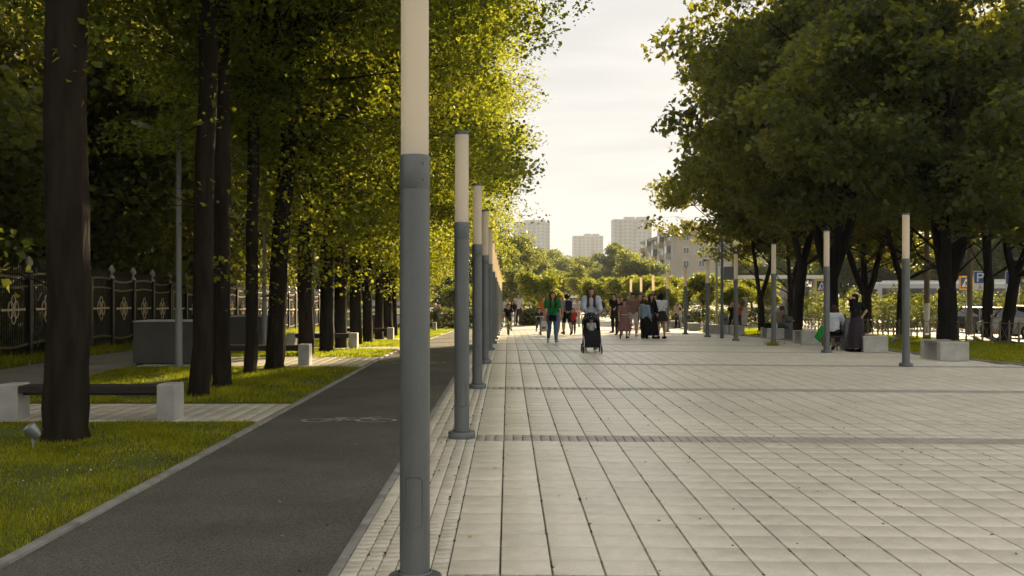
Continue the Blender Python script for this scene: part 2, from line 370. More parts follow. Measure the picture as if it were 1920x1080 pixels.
blades('fence_grass', [(-11.6, -10.38, 14, 60, 260, .2, .02), (-12.6, -11.9, 14, 60, 150, .35, .03)], M_blade, 6, 'rough weedy grass growing along the foot of the black fence')
blades('right_grass', [(11.3, 18.2, 24, 45, 420, .07, .022), (11.3, 19.3, 45, 66, 170, .08, .035), (13, 18.5, 18, 24, 250, .07, .02)], M_blade, 7, 'mown grass on the right lawn behind the concrete benches')
# ------------------------------------------------------------------ trees
M_bark = mat('bark', (.022, .017, .012), .95, var=.4, scale=9, bump=1.0, bscale=26, stretch=(1, 1, .18), spec=.1)
M_bark2 = mat('maple_bark', (.015, .012, .009), .95, var=.4, scale=7, bump=1.0, bscale=20, stretch=(1, 1, .25), spec=.1)
M_birch = mat('birch_bark', (.35, .31, .25), .8, var=.7, scale=5, stretch=(1, 1, 3.5), bump=.3, bscale=15)
ML_lin = leafmat('linden_leaf', (.05, .074, .012), (.40, .43, .025), .48)
ML_map = leafmat('maple_leaf', (.030, .045, .013), (.30, .30, .02), .36)
ML_wood = leafmat('woodland_leaf', (.095, .115, .035), (.30, .30, .04), .4)
ML_far = leafmat('far_leaf', (.06, .08, .018), (.3, .33, .05), .42)
ML_glob = leafmat('young_maple_leaf', (.085, .11, .018), (.36, .38, .03), .5)
ML_hedge = leafmat('hedge_leaf', (.045, .06, .012), (.20, .22, .02), .4)
ML_spr = leafmat('spruce_needle', (.045, .062, .045), (.06, .09, .05), .2)
def leaf_mesh(name, P, rng, Lm, Wm, m, up=.75, droop=.25):
    """P: leaf base points"""
    n = len(P)
    nrm = rng.normal(size=(n, 3))*.62; nrm[:, 2] += up; nrm /= np.linalg.norm(nrm, axis=1)[:, None]+1e-9
    d = rng.normal(size=(n, 3)); d[:, 2] -= droop; d -= nrm*(d*nrm).sum(1)[:, None]; d /= np.linalg.norm(d, axis=1)[:, None]+1e-9
    s = np.cross(nrm, d); q_ = rng.uniform(.5, 1.45, n)[:, None]; Ls = Lm*q_; Ws = Wm*q_*rng.uniform(.8, 1.15, n)[:, None]
    V = np.stack([P, P+d*Ls*.42+s*Ws*.5+nrm*Ws*.12, P+d*Ls-nrm*Ls*.08, P+d*Ls*.42-s*Ws*.5+nrm*Ws*.12], 1)
    b = (np.arange(n)*4)[:, None]
    Fs = np.concatenate([b+np.array([0, 1, 2]), b+np.array([0, 2, 3])], 0)
    return mesh_np(name, V.reshape(-1, 3), Fs, m)
def tnorm(rng, k, lim=1.7):
    q = rng.normal(size=(k, 3)); l_ = np.linalg.norm(q, axis=1)[:, None]; return q*np.minimum(1, lim/np.maximum(l_, 1e-6))
def crown_centres(rng, n, c, r, zmin, shell=.45, lump=.22, per_bough=8, bs=.17):
    """leaf clusters gathered on boughs, so that gaps stay between the boughs"""
    ph = rng.uniform(0, 6.28, (6,)); K = rng.normal(size=(6, 3))*2.2; out_ = []; bo = []; r_ = np.array(r); R_ = float(r_.mean())
    while len(out_) < n:
        d = rng.normal(size=3); d /= np.linalg.norm(d)
        q = (shell+(1-shell)*math.sqrt(rng.uniform())) if rng.uniform() < .8 else rng.uniform()**.5*.7
        q *= 1+lump*float(np.sin(K@d+ph).mean()*2.0)
        bc = np.array(c)+d*r_*q*.93; k = int(per_bough*rng.uniform(.5, 1.5)); sz = bs*R_*rng.uniform(.6, 1.25)
        if bc[2] < zmin: continue
        kk = []
        for v in tnorm(rng, k, 1.5)*np.array([1, 1, .48])*sz:
            v[2] -= .22*np.hypot(v[0], v[1]); p = bc+v
            if p[2] > zmin+rng.normal()*.3: out_.append(p); kk.append(p)
        if kk: bo.append((bc, kk))
    return np.array(out_), bo
def tree_kind(seed, trunk_r, fork, stems, c, r, zmin, ncl, per, leaf, lm, bark, sig=(.4, .2), low=0, lean=0, spread=.3, top=None, lump=.22, flare=1.14):
    """returns (trunk mesh, crown mesh). fork: height where the trunk divides, stems: number of main stems"""
    rng = np.random.default_rng(seed); cc, boughs = crown_centres(rng, ncl, c, r, zmin, lump=lump)
    b = MB(); axis = []
    top = top or c[2]
    def wob(t, a): return a*math.sin(t*1.7+seed)+a*.5*math.sin(t*3.9+seed*2)
    # trunk
    zs = [-.1, 0, .12, .35, .8] + list(np.linspace(1.3, fork, 6)); pts = []; rad = []
    for z in zs:
        pts.append((wob(z, .025)+lean*z, wob(z+9, .025), z)); rad.append(trunk_r*(flare if z < .05 else flare*.87 if z < .2 else 1.07 if z < .5 else 1.0-.10*z/max(fork, 1)))
    n = 30; rings = []
    for (x, y, z), q in zip(pts, rad):
        rings.append([(x+q*(1+.04*math.sin(3*a+seed+z)+.03*math.sin(5*a+.6*z+seed)+.028*math.sin(13*a+.5*z+seed)+.02*math.sin(19*a-.8*z)+(.06*math.sin(4*a+seed) if z < .4 else 0))*math.cos(a), y+q*(1+.04*math.sin(3*a+seed+z)+.03*math.sin(5*a+.6*z+seed)+.028*math.sin(13*a+.5*z+seed)+.02*math.sin(19*a-.8*z))*math.sin(a), z) for a in [2*math.pi*j/n for j in range(n)]])
    b.loft(rings)
    limbs = []
    base = Vector(pts[-1])
    for k in range(stems):
        a = 2*math.pi*k/max(stems, 1)+rng.uniform(-.5, .5)+seed; sp = (spread if stems > 1 else .05)*rng.uniform(.6, 1.3)
        H = (top-fork)*rng.uniform(.85, 1.1); P = []; RR = []
        for t in np.linspace(0, 1, 9):
            o = sp*H*(t**.8)
            P.append((base.x+math.cos(a)*o+lean*t*H*.6+wob(t*5+k*3, .12)*t, base.y+math.sin(a)*o+wob(t*5+k*7, .12)*t, fork-.15+H*t)); RR.append(trunk_r*(.92 if stems == 1 else .66)*(1-.85*t)+.012)
        b.tube(P, RR, 8); limbs.append((np.array(P), RR))
    # a branch from the stems to each bough, a twig from there to each leaf cluster
    for e, kk in boughs:
        P, RR = limbs[rng.integers(len(limbs))]
        dz = e[2]-P[:, 2]; rad_ = np.hypot(e[0]-P[:, 0], e[1]-P[:, 1]); j = int(np.argmin(np.abs(dz-.6*rad_)))
        s0 = P[j]; mid = s0*.5+e*.5+np.array([0, 0, -.05*np.linalg.norm(e-s0)])+rng.normal(size=3)*.15
        r0 = min(RR[j]*.45, .01+.006*float(np.linalg.norm(e-s0)))
        q1 = s0*.56+mid*.38+e*.06; q2 = s0*.06+mid*.38+e*.56
        b.tube([s0, q1, mid, q2, e], [r0, r0*.85, r0*.62, r0*.45, .009], 5, caps=False)
        for p in kk:
            m_ = e*.5+p*.5+rng.normal(size=3)*.06+np.array([0, 0, .05]); tip = p+(p-e)*.12; b.tube([e, m_, tip], [.008, .006, .003], 3, caps=False)
    P = []
    for p in cc:
        k = int(per*rng.uniform(.5, 1.5)); q = tnorm(rng, k)*np.array([sig[0], sig[0], sig[1]])*1.1
        q[:, 2] -= .25*np.hypot(q[:, 0], q[:, 1])
        P.append(p+q)
    for _ in range(low):
        z = rng.uniform(1.7, zmin+.5); a = rng.uniform(0, 6.28); l_ = rng.uniform(.1, .9)
        p = np.array([math.cos(a)*(trunk_r+l_)+lean*z, math.sin(a)*(trunk_r+l_), z]); k = int(rng.integers(6, 40))
        b.tube([(lean*z, 0, z-.2), tuple(p*.6+np.array([lean*z, 0, z])*.4), tuple(p)], [.012, .008, .004], 4)
        P.append(p+rng.normal(size=(k, 3))*np.array([.22, .22, .2]))
    P = np.concatenate(P)
    return b.mesh('trunk', bark, 50), leaf_mesh('crown', P, rng, leaf[0], leaf[1], lm)
def plant(kind, x, y, label, cat='tree', name='tree', rz=0, s=1.0, group=None, tilt=(0, 0), sz=None, z=None):
    t = thing(name, label, cat, (x, y, (gz(x, y) if z is None else z)), rz, group)
    t.rotation_euler = (tilt[0], tilt[1], rz); t.scale = (s, s, sz or s)
    for nm, me in zip(('trunk', 'crown'), kind):
        if me: link(nm, me, t)
    return t
LK = [tree_kind(11, .225, 7.0, 2, (.9, 0, 10.2), (5.2, 5.0, 5.6), 5.9, 440, 160, (.09, .08), ML_lin, M_bark, low=5, spread=.12, top=14),
      tree_kind(12, .15, 7.2, 2, (.9, 0, 9.6), (5.0, 5.0, 5.4), 5.5, 440, 160, (.09, .08), ML_lin, M_bark, low=10, spread=.16, top=13.5, lean=.01),
      tree_kind(13, .185, 5.6, 3, (.9, 0, 8.6), (4.9, 4.9, 6.2), 2.9, 470, 125, (.09, .08), ML_lin, M_bark, low=24, spread=.2, top=13.5, lean=.02)]
LK.append(tree_kind(14, .165, 5.2, 2, (.8, 0, 8.4), (4.8, 4.9, 6.0), 3.1, 470, 125, (.09, .08), ML_lin, M_bark, low=20, spread=.18, top=13, lean=-.01))
lind = [(-4.83, 10.9, 0, 0, 1.0), (-4.76, 15.4, 1, .5, 1.0), (-4.86, 16.9, 1, 2.0, 1.02), (-5.0, 19.3, 1, 4.1, .8), (-4.87, 20.6, 2, .2, 1.0), (-5.1, 25.0, 2, 1.4, .98), (-4.9, 26.7, 2, 3.5, 1.0), (-4.9, 29.2, 3, 4.4, 1.05),
        (-4.9, 32.0, 2, 5.2, 1.0), (-4.85, 34.2, 3, 1.1, 1.0), (-4.9, 37.9, 3, 2.2, .98), (-4.9, 40.3, 2, 2.9, 1.0), (-4.95, 42.6, 3, 5.5, 1.0), (-4.9, 46.5, 2, .9, .95), (-4.9, 51, 3, 3.3, .95), (-4.9, 56.5, 2, 1.9, .92)]
llab = ['thick dark linden trunk nearest the camera, in front of the first bench', 'slim dark linden trunk standing left of its close twin past the first paved crossing', 'linden trunk just right of and behind its close twin', 'small leaning linden trunk half hidden behind the pair of trunks']
for i, (x, y, k, rz, s) in enumerate(lind):
    lab = llab[i] if i < 4 else f'dark linden in the row left of the path, {ORD[i]} trunk from the camera'
    # crowns are heavier on the open plaza side, so keep the heavy side within 60 degrees of it
    plant(LK[k], x, y, lab, name='linden_tree', rz=math.sin(rz*2.3)*1.0, s=s, group='lindens along the path', tilt=(0, .045 if i == 4 else (.02*math.sin(i*2.2))))
# a second row nearer the fence and the wood behind it
WK = [tree_kind(21, .22, 3.2, 3, (0, 0, 8.5), (5.2, 5.2, 6.4), 1.6, 260, 125, (.21, .18), ML_wood, M_bark, sig=(.75, .42), spread=.25, top=12),
      tree_kind(22, .2, 2.6, 3, (0, 0, 7.0), (4.6, 4.6, 6.2), .7, 260, 125, (.21, .18), ML_wood, M_bark, sig=(.7, .42), spread=.3, top=11)]
wl = ['tall dark tree in the wood behind the fence', 'broad dark tree in the wood behind the fence']
rngw = random.Random(4); wood = []
for i in range(13): wood.append((-15.0-rngw.uniform(0, 2), 9+4.6*i+rngw.uniform(-1, 1), 1))
for i in range(11): wood.append((-21.5-rngw.uniform(0, 3), 12+6.2*i+rngw.uniform(-1.5, 1.5), 0))
for i in range(9): wood.append((-29-rngw.uniform(0, 4), 18+8*i+rngw.uniform(-2, 2), 0))
for i, (x, y, k) in enumerate(wood):
    rowname = 'front row' if i < 13 else ('middle row' if i < 24 else 'back row'); idx = i if i < 13 else (i-13 if i < 24 else i-24)
    plant(WK[k], x, y, f'{wl[k]}, {rowname}, {ORD[idx]} along', name='woodland_tree', rz=rngw.uniform(0, 6), s=rngw.uniform(.9, 1.2), group='trees in the wood behind the fence')
# maples on the right
MK = [tree_kind(31, .30, 2.1, 3, (-.5, 0, 10.0), (6.6, 6.4, 6.4), 4.2, 520, 85, (.23, .21), ML_map, M_bark2, sig=(.5, .22), spread=.26, top=13, lump=.16),
      tree_kind(32, .24, 2.8, 2, (-.5, 0, 9.5), (6.0, 6.0, 6.2), 5.3, 480, 85, (.23, .21), ML_map, M_bark2, sig=(.5, .22), spread=.22, top=12.5, lump=.16),
      tree_kind(33, .2, 2.0, 2, (-.5, 0, 9.4), (5.2, 5.0, 4.8), 5.6, 400, 80, (.22, .2), ML_map, M_bark2, low=0, sig=(.5, .22), spread=.35, top=10, lump=.16)]
maples = [(15.1, 34.3, 0, .3, .93, 'forked maple behind the nearest right bench'), (20.0, 40, 1, 2.2, .95, 'leaning slim maple nearest the low fence at the right edge'), (22.2, 46, 1, 4.0, 1.0, 'maple just beyond the low fence left of the leaning one'), (19.4, 43.5, 1, 1.1, .95, 'maple partly hidden behind the forked one'),
          (14.5, 44.6, 0, 5.0, 1.08, 'maple with a twin trunk behind the right benches'), (20.2, 51, 1, 3.0, 1.0, 'straight maple between the twin trunked and the forked one'), (19.8, 55, 0, 1.6, .95, 'maple at the back by the crossing sign'), (15.7, 54, 1, 2.8, 1.16, 'maple leaning left behind the fourth right bench'),
          (15.0, 59, 2, 0, 1.0, 'leftmost maple, low boughs reaching over the plaza'), (18.2, 64, 1, .4, .85, 'maple at the far end of the right lawn')]
for x, y, k, rz, s, lab in maples:
    plant(MK[k], x, y, lab, name='maple_tree', rz=rz if k != 2 else 0, s=s, group='maples on the right lawn', tilt=(0, -.14 if 'leaning slim' in lab else (-.06 if 'leaning left' in lab else 0)), sz=s*(1.17 if 'twin trunk behind' in lab or 'leaning left' in lab else 1))
# far trees
FK = [tree_kind(41, .2, 2, 2, (0, 0, 6.2), (3.6, 3.6, 4.6), 1.2, 170, 70, (.34, .3), ML_far, M_bark, sig=(.6, .4), top=8, lump=.35),
      tree_kind(42, .2, 2, 2, (0, 0, 5.6), (4.4, 4.4, 4.0), 1.0, 170, 70, (.34, .3), ML_far, M_bark, sig=(.7, .4), top=7, lump=.35)]
GK = tree_kind(51, .06, 1.5, 3, (0, 0, 2.7), (1.6, 1.6, 1.35), 1.4, 110, 80, (.14, .13), ML_glob, M_bark, sig=(.28, .2), top=3, lump=.2, spread=.35, flare=1.1)
far = [(938, 105, 10.2, 0, 'tall hazy tree at the far left end of the promenade'), (921, 95, 7.5, 0, 'hazy tree just right of the left lamp row at the far end'), (962, 120, 8.6, 0, 'hazy rounded tree below the left tower'), (985, 150, 8.2, 1, 'hazy tree right below the left tower'), (1008, 170, 8.0, 1, 'hazy tree between the left and middle towers'), (1040, 190, 10.5, 1, 'hazy dark tree left of the middle tower'), (1068, 200, 11.0, 1, 'hazy dark tree under the left edge of the middle tower'), (1100, 205, 9.5, 1, 'hazy dark tree under the middle tower'),
       (1130, 190, 8.0, 1, 'low hazy tree right of the middle tower'), (1160, 175, 10.2, 0, 'feathery hazy tree under the right tower'), (1178, 185, 11.0, 0, 'tall hazy tree under the right tower roof'), (1200, 140, 8.4, 1, 'broad dark hazy tree left of the apartment house'), (1030, 130, 5.4, 1, 'low hazy tree over the street crossing'), (1062, 135, 6.2, 1, 'low hazy tree behind the woman with the stroller'), (1478, 150, 12, 0, 'hazy tree behind the pavilion'), (1540, 140, 13, 1, 'hazy tree right of the pavilion'), (1620, 120, 12, 1, 'hazy tree behind the right maples'), (1582, 128, 11, 0, 'hazy tree behind the standing woman'), (1655, 132, 12, 0, 'hazy tree left of the white based pole'), (1745, 130, 12, 1, 'hazy tree behind the white based pole'), (1700, 125, 12, 0, 'hazy tree behind the coach'), (1790, 115, 11, 1, 'hazy tree behind the parked car'), (1870, 110, 12, 0, 'hazy tree behind the parking sign'), (1935, 105, 12, 1, 'hazy tree at the right edge'), (890, 90, 8.5, 1, 'tree beyond the end of the left path'), (845, 110, 7, 0, 'tree beside the light building at the end of the path'),
       (760, 120, 13, 1, 'tree beyond the linden row'), (690, 100, 13, 0, 'tree beyond the wood at the far left'), (600, 95, 14, 1, 'tree deep behind the left walkway'), (1410, 130, 7.5, 0, 'tree at the right end of the apartment house')]
for i, (px, d, h, k, lab) in enumerate(far):
    plant(FK[k], pxx(px, d), d, lab, name='hazy_tree', rz=i*1.3, s=h/(10.4 if k == 0 else 9.4), group='trees at the far end')
glob = [(1012, 74, 4.5), (1002, 84, 4.2), (1118, 92, 4.2), (1145, 88, 4.3), (1168, 84, 4.2), (1195, 80, 4.4), (1222, 78, 4.2), (1250, 84, 4.4), (1318, 78, 4.6), (1290, 86, 4.3), (1385, 72, 3.6), (1425, 76, 4.0), (1240, 70, 3.4), (975, 96, 4.4), (866, 76, 3.6), (1090, 110, 4.6)]
for i, (px, d, h) in enumerate(glob):
    plant(GK, pxx(px, d), d, ['round sunlit young maple left of the twin far lamp columns', 'round young maple behind the twin far lamp columns', 'round young maple just right of the stroller', 'round young maple behind the men in black', 'round young maple behind the mauve dress', 'round young maple above the black dress', 'round young maple above the girl in white', 'round young maple beside the warm lit far column', 'large round young maple in front of the apartment house corner', 'round young maple behind the brown lamp column', 'low bushy young maple by the two walkers', 'bushy young maple left of the forked right trunks', 'low yellow-green maple behind the blonde woman', 'round young maple behind the man in white tee', 'young maple seen past the end of the linden row', 'young maple far behind the stroller'][i],
          name='young_maple', rz=i*1.7, s=h/4.2, group='young maples at the end of the plaza')
def shrub(px, d, wd, dp, h, lab, m=ML_hedge, n=2600, name='hedge', rough=.12, rz=0):
    rng = np.random.default_rng(abs(int(px))+int(d)); P = rng.uniform(-1, 1, (n, 3))*np.array([wd/2, dp/2, .5])+np.array([0, 0, .5])
    if name == 'shrub':
        q = rng.normal(size=(n, 3)); q /= np.linalg.norm(q, axis=1)[:, None]; q *= (rng.uniform(.3, 1, n)**.5*(1+.25*np.sin(q[:, 0]*5+px)*np.cos(q[:, 1]*4)))[:, None]
        P = q*np.array([wd/2, dp/2, .55])+np.array([0, 0, .5])
    P[:, 2] = np.clip(P[:, 2], 0, 2)*h*(1+rough*np.sin(P[:, 0]*3+px)); x = pxx(px, d)
    t = thing(name, lab, 'hedge' if name == 'hedge' else 'shrub', (x, d, gz(x, d)), rz)
    link('foliage', leaf_mesh('foliage', P, rng, .15, .13, m), t)
    for i in range(5): a = i*1.26; MB().tube([(wd*.35*math.cos(a)*.5, dp*.3*math.sin(a)*.5, -.05), (wd*.35*math.cos(a), dp*.3*math.sin(a), h*.7)], [.03, .012], 5).build('stem', M_bark, t)
shrub(1320, 76, 5.0, 1.2, 1.0, 'clipped hedge beyond the right lamp columns'); shrub(1400, 74, 3.6, 1.3, 1.15, 'clipped dark hedge by the leftmost maple trunk'); shrub(845, 62, 3.2, 1.2, 1.2, 'clipped dark hedge beside the end of the path'); shrub(1290, 84, 6, 1.2, 1.4, 'rear clipped hedge below the apartment house')
shrub(1140, 96, 3.5, 1.4, 1.1, 'low clipped hedge behind the men in black'); shrub(992, 70, 1.4, 2.2, 1.2, 'small hedge at the foot of the twin far columns')
for i, (px, d, wd, h, lab) in enumerate([(1650, 62, 4.5, 2.2, 'sunlit shrub left of the white based pole'), (1700, 64, 5, 2.4, 'sunlit shrub in front of the coach'), (1760, 66, 5, 2.2, 'sunlit shrub behind the forked maple'), (1815, 72, 5.5, 2.6, 'sunlit shrub behind the parked car'), (1865, 70, 4.6, 2.3, 'sunlit shrub between the two parking signs'), (1925, 66, 4, 2.2, 'sunlit shrub at the right picture edge'), (1590, 66, 4.5, 2.2, 'sunlit shrub behind the standing woman'), (1535, 74, 4, 2.4, 'shrub beside the spruce')]):
    shrub(px, d, wd, 2.2, h, lab, ML_far if i % 3 == 0 else ML_hedge, 2200, 'shrub')
def spruce(px, d, h, r, lab):
    rng = np.random.default_rng(int(px)); b = MB(); b.tube([(0, 0, -.1), (0, 0, h)], [.14, .01], 7); P = []
    for k in range(26):
        z = .25+(h-.3)*(k/26)**1.05; rr = r*(1-z/h)+.08
        for j in range(9):
            a = j*.698+k*1.1+rng.uniform(-.2, .2); t = np.linspace(.15, 1, 26)[:, None]
            P.append(np.array([[math.cos(a), math.sin(a), 0]])*t*rr*rng.uniform(.8, 1.1)+np.array([[0, 0, z]])-np.array([[0, 0, .25]])*t*rr+rng.normal(size=(26, 3))*.06)
    x = pxx(px, d); t = thing('spruce_tree', lab, 'tree', (x, d, gz(x, d)))
    b.build('trunk', M_bark, t); link('crown', leaf_mesh('crown', np.concatenate(P), rng, .2, .06, ML_spr, up=.3, droop=.6), t)
spruce(1492, 92, 4.9, 1.7, 'blue-grey spruce behind the right benches'); spruce(1905, 84, 5.4, 1.8, 'dark spruce behind the rightmost parking sign'); spruce(838, 80, 4.6, 1.4, 'spruce in front of the light building at the end of the path')

for i in range(11):
    y = 17+4.2*i; shrub(VX+(-13.3-.5*(i % 2))*F/y, y, 3.0, 4.6, 2.3+.3*(i % 3), f'dark shrub in the shade just behind the iron fence, {ORD[i]} from the camera', ML_wood, 2300, 'shrub')
# ------------------------------------------------------------------ lamp columns
M_pole = mat('grey_enamel', (.132, .142, .142), .42, metal=.35, var=.13, scale=2.2, spec=.5, bump=.03, bscale=120, stretch=(3, 3, .6), detail=7, speck=(70, .06))
M_cap = mat('cap_enamel', (.10, .115, .12), .45, metal=.35, var=.05)
M_opal = mat('opal_plastic', (.90, .82, .68), .35, var=.03, scale=2, spec=.4, trans=(.95, .84, .66, .5))
M_metal = mat('galvanised', (.30, .32, .33), .4, metal=.6, var=.1)
M_dark = mat('dark_metal', (.03, .03, .032), .5, metal=.3, var=.1)
bm_ = MB(); bm_.lathe([(.001, 0), (.148, 0), (.15, .006), (.15, .068), (.145, .074), (.001, .074)], 32); ME_fl = bm_.mesh('base_flange', M_pole, 40)
bm_ = MB(); bm_.lathe([(.094, .07), (.096, .075), (.096, .094), (.090, .1)], 32, caps=False).lathe([(.0835, .09), (.0825, 2.205)], 32, caps=False); ME_sh = bm_.mesh('shaft', M_pole, 40)
bm_ = MB(); bm_.lathe([(.0815, 2.20), (.0845, 2.2055), (.0845, 2.385), (.082, 2.39), (.05, 2.39)], 32, caps=False); ME_co = bm_.mesh('collar', M_pole, 40)
bm_ = MB(); bm_.lathe([(.077, 2.385), (.077, 3.362)], 32, caps=False); ME_tu = bm_.mesh('light_tube', M_opal, 40)
bm_ = MB(); bm_.lathe([(.04, 3.355), (.080, 3.36), (.081, 3.365), (.081, 3.395), (.078, 3.40), (.001, 3.402)], 32); ME_cp = bm_.mesh('end_cap', M_cap, 40)
def panel_mesh():
    b = MB(); r = .0838; rows = []
    def pt(a, z, q): return (q*math.sin(a), -q*math.cos(a), z)
    # raised rounded frame following the shaft
    cs = []; hw, hh, cr = .60, .145, .03
    for cx, cz, a0 in ((1, 1, 0), (-1, 1, 90), (-1, -1, 180), (1, -1, 270)):
        for k in range(5):
            t = R(a0+k*22.5); cs.append((cx*(hw-cr/r)+math.cos(t)*cr/r, cz*(hh-cr)+math.sin(t)*cr))
    n = len(cs); path = cs+[cs[0]]
    for k in range(n):
        pass
    rings = []
    for s_, q in ((1.0, r-.002), (1.0, r+.005), (.94, r+.005), (.90, r)):
        rings.append([pt(a*s_, .49+z*(s_ if s_ == 1 else (1-(1-s_)*.55)), q) for a, z in cs])
    b.loft(rings, caps=False)
    b2 = MB(); na = 8; V = []
    for zz in (-.128, .128):
        for k in range(na+1): V.append(pt(-.52+1.04*k/na, .49+zz, r+.0025))
    b2.add(V, [(k, k+1, k+na+2, k+na+1) for k in range(na)])
    for zz in (-.112, .112): b2.add([pt(-.03, .49+zz, r+.004), pt(.03, .49+zz, r+.004), pt(0, .49+zz-.008, r+.004)], [(0, 1, 2)])
    return b.mesh('door_frame', M_pole, 30), b2.mesh('service_door', M_pole, 30)
ME_df, ME_dr = panel_mesh()
bm_ = MB(); bm_.ball((.05, -.068, 2.25), .006).ball((.05, -.068, 2.34), .006); ME_bo = bm_.mesh('screw', M_cap)
def lamp(x, y, lab, group, rz=0, door=True):
    t = thing('lamp_column', lab, 'lamp column', (x, y, gz(x, y)), rz, group)
    for nm, me in (('base_flange', ME_fl), ('shaft', ME_sh), ('collar', ME_co), ('light_tube', ME_tu), ('end_cap', ME_cp)): link(nm, me, t)
    if door:
        d = link('service_door', ME_dr, t); link('door_frame', ME_df, d); link('screw', ME_bo, t)
    return t
for i, y in enumerate(POLE_Y):
    l_ = lamp(-.516, y, 'tall grey lamp column nearest the camera, its opal tube cut by the frame' if i == 0 else f'grey lamp column with opal tube in the left row, {ORD[i]} from the camera', 'lamp columns in the left row', rz=.04 if i else .02)
for i in range(10):
    y = 11.05+SP*(i+2); lamp(8.82, y, f'grey lamp column with opal tube in the right row, {ORD[i]} from the right edge', 'lamp columns in the right row', rz=.25, door=i < 5)
for px, d, lab in ((993, 88, 'left one of two far lamp columns by the small hedge'), (998.5, 84, 'right one of two far lamp columns by the small hedge'), (1230, 92, 'far lamp column showing only its tube among the young maples, left one'), (1262, 88, 'far lamp column showing only its tube among the young maples, right one')):
    lamp(pxx(px, d), d, lab, 'far lamp columns', door=False)
# --- arm lamps by the walkway
M_lpost = mat('lamp_post_paint', (.27, .27, .26), .5, metal=.3, var=.06)
def arm_lamp(x, y, lab):
    t = thing('street_lamp', lab, 'street lamp', (x, y, gz(x, y)), 0, 'street lamps by the walkway')
    b = MB(); b.lathe([(.075, -.02), (.075, 1.2), (.062, 1.22), (.05, 5.0), (.045, 5.15), (.001, 5.16)], 14); b.build('post', M_lpost, t, smooth=40)
    b = MB(); b.tube([(0, 0, 4.82), (-.3, 0, 4.9), (-.62, 0, 5.0)], .028, 8); b.build('arm', M_lpost, t, smooth=40)
    b = MB(); b.loft([[(-.55, -.05, 4.97), (-.55, .05, 4.97), (-.55, .05, 5.03), (-.55, -.05, 5.03)], [(-.68, -.1, 4.99), (-.68, .1, 4.99), (-.68, .08, 5.09), (-.68, -.08, 5.09)], [(-.95, -.1, 5.08), (-.95, .1, 5.08), (-.95, .07, 5.15), (-.95, -.07, 5.15)]]); h = b.build('lamp_head', M_lpost, t)
    b = MB(); b.add([(-.69, -.08, 4.987), (-.69, .08, 4.987), (-.93, .08, 5.068), (-.93, -.08, 5.068)], [(0, 1, 2, 3)]); b.build('lens', M_opal, h)
for i, (x, y) in enumerate([(-6.86, 20.75), (-6.9, 28.2), (-6.9, 35.2), (-6.9, 42.2)]): arm_lamp(x, y, f'grey street lamp with a left pointing arm among the lindens, {ORD[i]} from the camera')
# ------------------------------------------------------------------ black fence on the left
M_iron = mat('black_iron', (.012, .011, .010), .45, metal=.2, var=.1, spec=.5)
M_rail = mat('sun_gold_rail', (.16, .115, .055), .5, metal=.3, var=.15)  # dark rails, with the sun's golden light put into their base colour
M_fin = mat('silver_cast', (.5, .47, .42), .5, metal=.2, var=.12)
M_orn = mat('gilt_cast', (.62, .52, .34), .45, metal=.2, var=.12)
FX, FY0, FP, FN = -11.8, 16.05, 1.7, 28
fence = thing('iron_fence', 'tall black iron fence with pale finials and gilt quatrefoil ornaments', 'fence', (0, 0, 0))
b = MB(); b.box((0, 0, 1.0), (.14, .14, 2.06)); b.box((0, 0, 2.045), (.17, .17, .03)); me_post = b.mesh('post', M_iron)
b = MB(); b.lathe([(.075, 2.06), (.09, 2.065), (.085, 2.10), (.045, 2.14), (.03, 2.19), (.05, 2.215), (.088, 2.25), (.095, 2.30), (.08, 2.36), (.045, 2.42), (.012, 2.455), (.001, 2.46)], 12); me_fin = b.mesh('finial', M_fin, 60)
W2 = FP-.15
def bowed(z, hh, bow):
    b = MB(); n = 10; rings = []
    for i in range(n+1):
        t = i/n; y = .075+W2*t; zz = z+bow*math.sin(math.pi*t)
        rings.append([(-.022, y, zz-hh/2), (.022, y, zz-hh/2), (.022, y, zz+hh/2), (-.022, y, zz+hh/2)])
    return b.loft(rings).mesh('rail', M_rail)
me_rails = {s: [bowed(1.99, .055, .05*s), bowed(1.72, .05, .04*s), bowed(.30, .06, .05*s)] for s in (1, -1)}
b = MB()
for i in range(18):
    y = .075+W2*(i+.5)/18; b.box((0, y, 1.14), (.022, .022, 2.16)); b.loft([[(-.011, y-.011, 2.22), (.011, y-.011, 2.22), (.011, y+.011, 2.22), (-.011, y+.011, 2.22)], [(-.001, y-.001, 2.30)]*4])
b.box((-.03, .075+W2/2, .17), (.012, W2, .2))
me_pick = b.mesh('pickets', M_iron)
b = MB(); cy_ = .075+W2/2; cz_ = 1.15
for dy, dz, ay, az in ((.13, 0, .12, .2), (-.13, 0, .12, .2), (0, .17, .1, .17), (0, -.17, .1, .17)): b.ring((.045, cy_+dy, cz_+dz), (0, ay, 0), (0, 0, az), .014, 22, 5)
b.box((.045, cy_, cz_), (.03, 1.05, .05)); b.ball((.06, cy_, cz_), (.03, .06, .06)); b.ball((.045, cy_+.54, cz_), (.02, .04, .04)); b.ball((.045, cy_-.54, cz_), (.02, .04, .04))
me_orn = b.mesh('ornament', M_orn, 40)
for k in range(FN+1):
    y = FY0+FP*k; z = gz(FX, y)
    p = link('post', me_post, fence, (FX, y, z)); link('finial', me_fin, p)
    if k % 4 == 3 and k < FN: p2 = link('post', me_post, fence, (FX, y+.18, z))
    if k < FN:
        for me in me_rails[1 if k % 2 else -1]: link('rail', me, fence, (FX, y, z))
        link('pickets', me_pick, fence, (FX, y, z), kind='stuff'); link('ornament', me_orn, fence, (FX, y, z))
